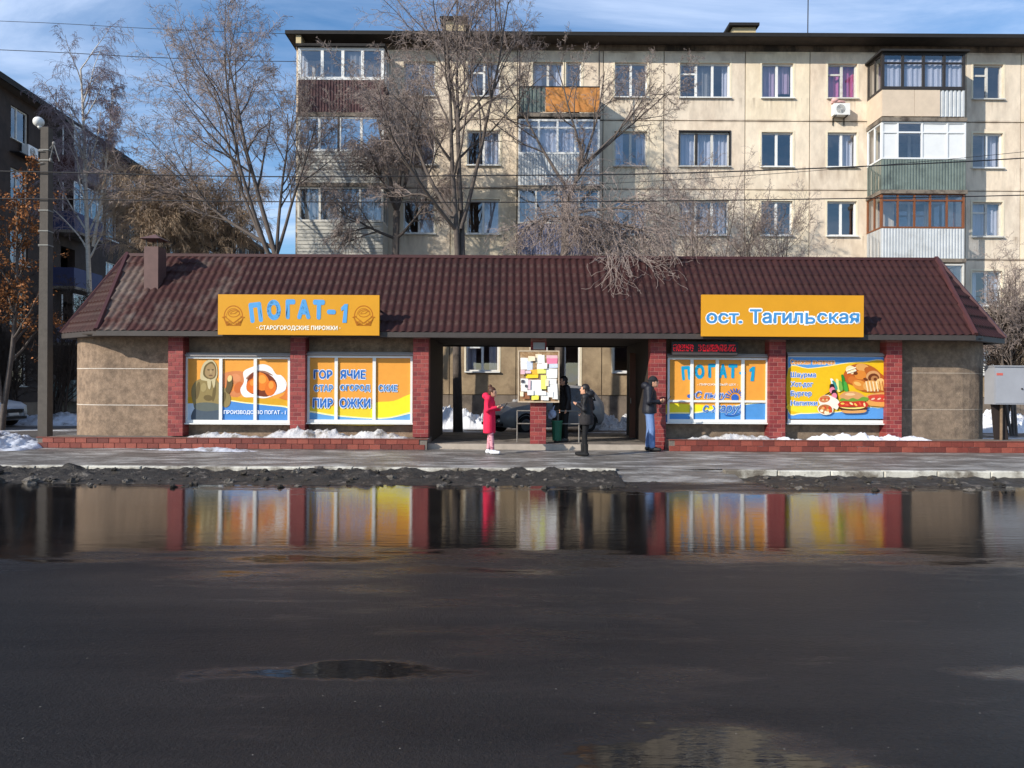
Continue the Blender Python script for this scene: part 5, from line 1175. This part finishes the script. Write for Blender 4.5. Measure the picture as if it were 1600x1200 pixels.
# ------------------------------------------------------------------ parked cars
M_tyre = mat('tyre_rubber', C(28, 27, 27), .85, .2, 12); M_rim = mat('grey_rim', C(120, 120, 122), .4, .15, 8, metal=.6); M_carglass = mat('car_glass', C(22, 26, 30), .06, .1, 2, spec=.6); M_trim = mat('black_trim', C(26, 26, 27), .6, .1, 6)
M_lamp = mat('headlamp', C(190, 194, 198), .15, .05, 6); M_red = mat('tail_lamp', C(130, 22, 22), .25, .05, 6)
def car(label, loc, rotz, paint, tall=1.0):
    c = thing('parked_car', label, 'car', loc, rotz); Lc = 4.1
    # stations along x (front at -x): x, z_low, z_belt, z_roof, half width low/belt, half width roof
    S = [(-2.05, .34, .62, .62, .52, .52), (-1.98, .24, .74, .74, .74, .70), (-1.7, .2, .86, .865, .82, .76), (-1.0, .19, .97, .98, .84, .76), (-.75, .19, .99, 1.02, .845, .74), (-.05, .19, 1.0, 1.43*tall, .85, .60), (.5, .19, 1.0, 1.49*tall, .85, .61), (1.1, .19, 1.01, 1.46*tall, .845, .60), (1.65, .2, 1.02, 1.36*tall, .83, .57), (1.95, .26, .98, 1.06, .80, .70), (2.05, .36, .82, .83, .72, .68)]
    q = MB(); R_ = []
    for (x, zl, zb, zr_, wb, wr) in S:
        zm = (zl+zb)/2; half = [(0, zl), (wb*.88, zl), (wb, zl+.12), (wb*1.03, zm), (wb*.99, zb), (wr+(wb-wr)*.12, zr_-.05*(zr_-zb > .1)), (wr*.85, zr_), (0, zr_+.015)]
        ring = [(x, y, z) for y, z in half]+[(x, -y, z) for y, z in half[-2:0:-1]]; R_.append(ring)
    m = len(R_[0])
    for r in R_: q.v += r
    for i in range(len(R_)-1):
        for j in range(m): a = i*m+j; b = i*m+(j+1) % m; q.f.append((a, b, b+m, a+m)); q.m.append(0)
    q.f.append(tuple(range(m))); q.m.append(0); q.f.append(tuple((len(R_)-1)*m+k for k in reversed(range(m)))); q.m.append(0)
    q.build('body', paint, c, smooth=True, local=True)
    def pick(i, j, u, v, off=.012):   # point on the shell between stations i,i+1 and ring points j,j+1
        a, b, cc, d = [Vector(R_[k][l % m]) for k, l in ((i, j), (i+1, j), (i+1, j+1), (i, j+1))]
        p = (a*(1-u)+b*u)*(1-v)+(d*(1-u)+cc*u)*v; n = (b-a).cross(d-a).normalized(); cen = Vector((p.x, 0, .7))
        if n.dot(p-cen) < 0: n = -n
        return p+n*off
    for sgn in (0, 1):
        j = 4 if sgn == 0 else m-5
        for (i0, u0, i1, u1) in ((4, .55, 5, .92), (6, .02, 6, .96), (7, .05, 7, .9)):
            p = MB(); va, vb = (.10, .90) if sgn == 0 else (.90, .10)
            st = [(i0, u0)]+[(k, 1.0) for k in range(i0, i1)]+[(i1, u1)]
            for (a, u), (b, w_) in zip(st[:-1], st[1:]):
                p.poly([pick(a, j, u, va if not (i0 == 4 and a == 4) else va, .012), pick(b, j, w_, va, .012), pick(b, j, w_, vb, .012), pick(a, j, u, vb, .012)])
            p.build('side_window', M_carglass, c, local=True)
        y = (.855 if sgn == 0 else -.855)
        p = MB(); p.ell((-.62, y*1.07, 1.03), (.06, .09, .07), 10, 7); p.build('wing_mirror', paint, c, smooth=True, local=True)
        p = MB(); p.ell((-1.86, .60*(1 if sgn == 0 else -1), .68), (.13, .15, .07), 12, 8); p.build('headlight', M_lamp, c, smooth=True, local=True)
        p = MB(); p.ell((1.97, .64*(1 if sgn == 0 else -1), .86), (.07, .10, .13), 10, 8); p.build('tail_light', M_red, c, smooth=True, local=True)
        for xw in (-1.28, 1.27):
            p = MB(); yy = .70 if sgn == 0 else -.70; ys = 1 if sgn == 0 else -1
            p.tube([(xw, yy, .3), (xw, yy+ys*.17, .3)], [.305, .305], 22); wl = p.build('wheel', M_tyre, c, local=True)
            p = MB(); p.tube([(xw, yy+ys*.171, .3), (xw, yy+ys*.178, .3)], [.19, .17], 18)
            for k in range(5):
                a = k*1.2566; p.box(xw-.01, xw+.01, min(yy+ys*.178, yy+ys*.19), max(yy+ys*.178, yy+ys*.19), .29, .31) if k == 0 else None
            p.build('rim', M_rim, wl, local=True)
            p = MB(); n = 12; 
            pts = [(xw+.36*math.cos(R(180-180*k/n)), yy+ys*.158, .3+.36*math.sin(R(180-180*k/n))) for k in range(n+1)]; p.tube(pts, .03, 5); p.build('wheel_arch', M_trim, c, local=True)
    p = MB(); p.poly([pick(4, 6, .15, .0), pick(4, 6, .92, .0), pick(4, 6, .92, 1), pick(4, 6, .15, 1)]); p.poly([pick(4, 7, .15, .0), pick(4, 7, .92, .0), pick(4, 7, .92, 1), pick(4, 7, .15, 1)]); p.build('windscreen', M_carglass, c, local=True)
    p = MB(); p.poly([pick(8, 6, .1, .0), pick(8, 6, .85, .0), pick(8, 6, .85, 1), pick(8, 6, .1, 1)]); p.poly([pick(8, 7, .1, .0), pick(8, 7, .85, .0), pick(8, 7, .85, 1), pick(8, 7, .1, 1)]); p.build('rear_window', M_carglass, c, local=True)
    p = MB(); p.box(-2.085, -2.03, -.42, .42, .50, .60); p.build('grille', M_trim, c, local=True)
    p = MB(); p.box(-2.09, -1.98, -.62, .62, .27, .36); p.build('lower_bumper', M_trim, c, local=True)
    p = MB(); p.box(-2.095, -2.086, -.24, .24, .40, .49); p.build('number_plate', mat('plate_white', C(210, 210, 208), .5, .05, 9), c, local=True)
    return c
D = 25.2; car('silver hatchback parked behind the passage between notice board and snow heap', (wx(850, D), D, 0), R(32), mat('silver_paint', C(150, 150, 152), .35, .08, 4, coat=.3), 1.08)
car('white car parked beside the dark thicket', (wx(-62, 26.6), 26.6, 0), R(180-6), mat('white_paint', C(206, 208, 212), .3, .05, 4, coat=.3))

# ------------------------------------------------------------------ people
def remesh(q, name, vox, sm=4):
    me = q.mesh('t'); o = bpy.data.objects.new('t', me); COL.objects.link(o)
    r = o.modifiers.new('r', 'REMESH'); r.mode = 'VOXEL'; r.voxel_size = vox; r.use_smooth_shade = True
    s = o.modifiers.new('s', 'SMOOTH'); s.iterations = sm; s.factor = .5
    bpy.context.view_layer.update(); nm = bpy.data.meshes.new_from_object(o.evaluated_get(bpy.context.evaluated_depsgraph_get())); nm.name = name
    bpy.data.objects.remove(o); bpy.data.meshes.remove(me); return nm
def loft(q, rings, sides=16):
    """rings: (x, y, z, rx, ry)"""
    n0 = len(q.v)
    for (x, y, z, rx, ry) in rings: q.v += [(x+rx*math.cos(2*math.pi*i/sides), y+ry*math.sin(2*math.pi*i/sides), z) for i in range(sides)]
    for k in range(len(rings)-1):
        for i in range(sides): a = n0+k*sides+i; b = n0+k*sides+(i+1) % sides; q.f.append((a, b, b+sides, a+sides)); q.m.append(q.cur)
    q.f.append(tuple(n0+i for i in reversed(range(sides)))); q.m.append(q.cur); e = n0+(len(rings)-1)*sides; q.f.append(tuple(e+i for i in range(sides))); q.m.append(q.cur)
M_skin = mat('skin', C(206, 156, 128), .6, .08, 20, spec=.3)
def person(label, loc, rotz, H, arms, head, legs, top, trousers, shoes, hair, extra=None):
    """local frame faces +x at a height of 1.7; arms/legs: joint lists for left (y>0) and right"""
    t = thing('person', label, 'person', loc, rotz); k = H/1.7; t.scale = (k, k, k)
    hx, hz = head; q = MB()
    q.ell((hx, 0, hz), (.098, .076, .122)); q.ell((hx+.03, 0, hz-.06), (.066, .056, .062)); q.ell((hx+.104, 0, hz-.012), (.02, .013, .022), 8, 6); q.ell((hx+.09, 0, hz-.06), (.018, .026, .008), 8, 6); q.ell((hx+.082, 0, hz-.098), (.02, .026, .018), 8, 6)
    for s in (1, -1): q.ell((hx-.005, s*.078, hz-.01), (.018, .010, .03), 8, 6)
    q.cone([(0, 0, 1.38), (hx*.5, 0, 1.47), (hx-.01, 0, hz-.06)], [.065, .054, .052], 10)
    loft(q, [(0, 0, .86, .10, .15), (0, 0, .98, .10, .15), (.01, 0, 1.15, .09, .13), (.01, 0, 1.3, .10, .16), (0, 0, 1.41, .06, .13)])
    for s, a, l in ((1, arms[0], legs[0]), (-1, arms[1], legs[1])):
        sh, el, wr, hd = [Vector(v) for v in a]; q.cone([sh, el, wr], [.052, .042, .03], 8)
        d = (hd-wr).normalized(); q.cone([wr, wr+d*.045, wr+d*.085], [.026, .036, .034], 8)
        sd = d.cross(Vector((0, 0, 1)));  sd = sd.normalized() if sd.length > .1 else Vector((0, 1, 0)); up = sd.cross(d)
        for f in range(4):
            o_ = wr+d*.09+sd*(f-1.5)*.019; ln = (.062, .072, .068, .052)[f]; q.tube([o_-d*.02, o_+d*ln*.55, o_+d*ln*.8+up*ln*.45], [.010, .009, .007], 6)
        o_ = wr+d*.03+sd*-.03*s; q.tube([o_, o_+d*.035-sd*.02*s+up*.02, o_+d*.07-sd*.012*s+up*.035], [.012, .010, .008], 6)
        hp, kn, an, to = [Vector(v) for v in l]; q.cone([hp, kn, an], [.085, .058, .04], 10); q.cone([an, to], [.04, .03], 8)
    def put(nm, me, m, par=t):
        me.materials.append(m); o = bpy.data.objects.new(nm, me); COL.objects.link(o); o.parent = par; return o
    bd = put('body', remesh(q, 'body', .011, 2), M_skin)
    for s in (1, -1):
        e = MB(); e.ell((hx+.088, s*.031, hz+.012), (.010, .014, .008), 8, 6); e.build('eye', mat('dark_eye', C(40, 30, 26), .3, .1, 9), bd, smooth=True, local=True)
    # trousers
    q = MB()
    for l in legs: hp, kn, an, to = [Vector(v) for v in l]; q.cone([hp, kn, an+Vector((0, 0, .03))], [trousers[1], trousers[2], trousers[3]], 12)
    loft(q, [(0, 0, .80, .11, .16), (0, 0, .92, .13, .18), (0, 0, 1.02, .12, .165)])
    put('trousers', remesh(q, 'trousers', .014, 3), trousers[0])
    for l in legs:
        hp, kn, an, to = [Vector(v) for v in l]; d = Vector((to.x-an.x, to.y-an.y, 0)).normalized(); q = MB(); hl = Vector((an.x, an.y, .05))-d*.03
        q.cone([hl, hl+d*.10, hl+d*.20], [.052, .05, .042], 10); q.cone([Vector((an.x, an.y, .06)), Vector((an.x, an.y, shoes[1]))], [.052, shoes[2]], 10)
        m_ = min(v[2] for v in q.v); q.v = [(x, y, max(z, .0)) for x, y, z in q.v]; put('shoe', remesh(q, 'shoe', .011, 2), shoes[0])
    # coat or jacket
    m, hem, wid, slv, hood = top; q = MB()
    loft(q, [(0, 0, hem, .15*wid, .20*wid), (0, 0, (hem+.98)/2, .152*wid, .20*wid), (0, 0, 1.0, .142*wid, .182*wid), (.01, 0, 1.18, .14*wid, .185), (.005, 0, 1.32, .13*wid, .195), (-.01, 0, 1.41, .09, .15), (-.005, 0, 1.47, .07, .078)])
    for a in arms: sh, el, wr, hd = [Vector(v) for v in a]; q.cone([sh+Vector((0, -.012*(1 if sh.y > 0 else -1), .0)), el, wr], [.088*slv, .066*slv, .052*slv], 12)
    if hood: q.ell((-.09, 0, 1.45), (.10, .14, .09)); q.cone([(-.06, .1, 1.46), (.03, .08, 1.44)], [.04, .03], 8); q.cone([(-.06, -.1, 1.46), (.03, -.08, 1.44)], [.04, .03], 8)
    put('coat' if hem < .8 else 'jacket', remesh(q, 'coat', .014, 3), m)
    # hair / hat
    q = MB(); kind, m2 = hair
    q.ell((hx-.014, 0, hz+.03), (.108, .09, .108)); q.ell((hx-.05, 0, hz-.02), (.07, .08, .1))
    if kind == 'bun': q.ell((hx-.06, 0, hz+.15), (.05, .05, .05)); q.ell((hx-.05, 0, hz+.11), (.05, .05, .05))
    if kind == 'long': q.ell((hx-.07, 0, hz-.12), (.06, .09, .14))
    # open at the face
    hm = remesh(q, 'hair', .010, 2)
    import bmesh
    bm = bmesh.new(); bm.from_mesh(hm); lim = hz+(.055 if kind != 'hat' else .045)
    kill = [v for v in bm.verts if v.co.x > hx+.035 and v.co.z < lim]; bmesh.ops.delete(bm, geom=kill, context='VERTS'); bm.to_mesh(hm); bm.free()
    put('hat' if kind == 'hat' else 'hair', hm, m2)
    if kind == 'hat':
        q = MB(); q.tube([(hx-.014+.106*math.cos(a*math.pi/9), .09*math.sin(a*math.pi/9), hz+.035) for a in range(19)], .016, 6); put('hat_brim', remesh(q, 'brim', .009, 1), m2)
    if extra: extra(t, put)
    return t
def st_legs(sp=.10, fx=(0, 0), kb=.02):
    return [[(0, .085, .90), (fx[0]*.5+kb, .09, .49), (fx[0], sp, .09), (fx[0]+.13, sp+.02, .03)], [(0, -.085, .90), (fx[1]*.5+kb, -.09, .49), (fx[1], -sp, .09), (fx[1]+.13, -sp-.02, .03)]]
phone_arm = lambda s, x=.30, z=1.12: [(0, s*.18, 1.38), (.0, s*.235, 1.10), (x-.08, s*.12, z), (x+.06, s*.05, z+.06)]
relax_arm = lambda s: [(0, s*.18, 1.38), (-.03, s*.245, 1.10), (.03, s*.24, .86), (.06, s*.235, .76)]
pocket_arm = lambda s: [(0, s*.18, 1.38), (-.07, s*.26, 1.12), (.10, s*.19, .98), (.17, s*.15, .95)]
def phone(t_, lx_, lz_, label):
    ph = thing('phone', label, 'phone', t_.location, t_.rotation_euler.z); ph.scale = t_.scale
    q = MB(); q.box(-.005, .005, -.036, .036, -.075, .075); o = q.build('case', M_trim, ph, local=True); o.location = (lx_, .04, lz_); o.rotation_euler = (0, R(35), 0)
    q = MB(); q.quad((-.0055, -.032, -.07), (-.0055, -.032, .07), (-.0055, .032, .07), (-.0055, .032, -.07)); q.build('screen', mat('phone_glass', C(40, 44, 52), .1, .05, 5), o, local=True)
# woman in the pink-red coat
M_red = mat('raspberry_coat', C(222, 34, 74), .85, .1, 8, .3, 25)
M_leg = mat('pink_leggings', C(214, 150, 160), .85, .1, 8, col2=C(150, 90, 104), thr=(.52, .56), stretch=(1, 1, 6))
D = 17.0; t = person('person in a raspberry red hooded coat and white shoes looking at a phone', (wx(765, D), D, .01), R(-12), 1.56, [phone_arm(1), phone_arm(-1, .27, 1.16)], (.075, 1.545), st_legs(.08, (-.04, .10)), (M_red, .52, 1.02, 1.0, True), (M_leg, .095, .066, .052), (mat('white_trainers', C(222, 222, 226), .5, .05, 8), .13, .05), ('bun', mat('brown_hair', C(74, 42, 26), .55, .3, 30)))
phone(t, .40, 1.22, 'dark phone held up by the person in the raspberry coat')
# woman in black
M_blk = mat('black_jacket', C(26, 25, 28), .6, .25, 10, .4, 25); M_blk2 = mat('black_cloth', C(18, 18, 20), .8, .2, 10); M_fur = mat('charcoal_hem', C(44, 41, 42), .9, .3, 20, .8, 50)
def fur(t, put):
    q = MB(); loft(q, [(0, 0, .74, .165, .215), (0, 0, .80, .172, .222), (0, 0, .98, .158, .20)]); put('skirt', remesh(q, 'skirt', .014, 2), M_fur)
D = 16.6; person('person in a short black jacket and black leggings standing on the icy pavement', (wx(917, D), D, .01), R(160), 1.63, [phone_arm(1, .26, 1.2), pocket_arm(-1)], (.05, 1.56), st_legs(.06, (0, .10)), (M_blk, .80, 1.0, 1.05, True), (M_blk2, .09, .06, .045), (M_blk2, .26, .058), ('long', mat('black_hair', C(28, 22, 20), .5, .3, 30)), fur)
# man in jeans by the pillar
M_jeans = mat('blue_jeans', C(106, 132, 176), .85, .18, 6, .3, 40, col2=C(64, 88, 134), thr=(.5, .66), stretch=(1, 1, .4)); M_navy = mat('navy_jacket', C(26, 28, 38), .6, .2, 8, .4, 25)
D = 17.95; t = person('person in dark jacket, dark hat and blue jeans bent over a phone at the pillar', (wx(1015, D), D, .01), R(-14), 1.86, [phone_arm(1, .30, 1.08), phone_arm(-1, .28, 1.10)], (.085, 1.535), st_legs(.10, (-.03, .07)), (M_navy, .84, 1.08, 1.1, True), (M_jeans, .10, .078, .068), (mat('black_shoes', C(24, 23, 24), .5, .2, 9), .12, .05), ('hat', mat('dark_knit_hat', C(30, 32, 36), .9, .2, 40)))
phone(t, .42, 1.16, 'dark phone held by the person in jeans')
# man behind the notice board
D = 19.3; person('person in a black jacket and trousers standing behind the bin facing the notice board', (wx(883, D), D, .12), R(192), 1.72, [relax_arm(1), relax_arm(-1)], (.05, 1.57), st_legs(.09, (0, .06)), (M_blk, .82, 1.05, 1.05, False), (M_blk2, .10, .075, .06), (mat('pale_soled_shoes', C(70, 66, 62), .6, .2, 9), .11, .05), ('short', MATS['black_hair']))
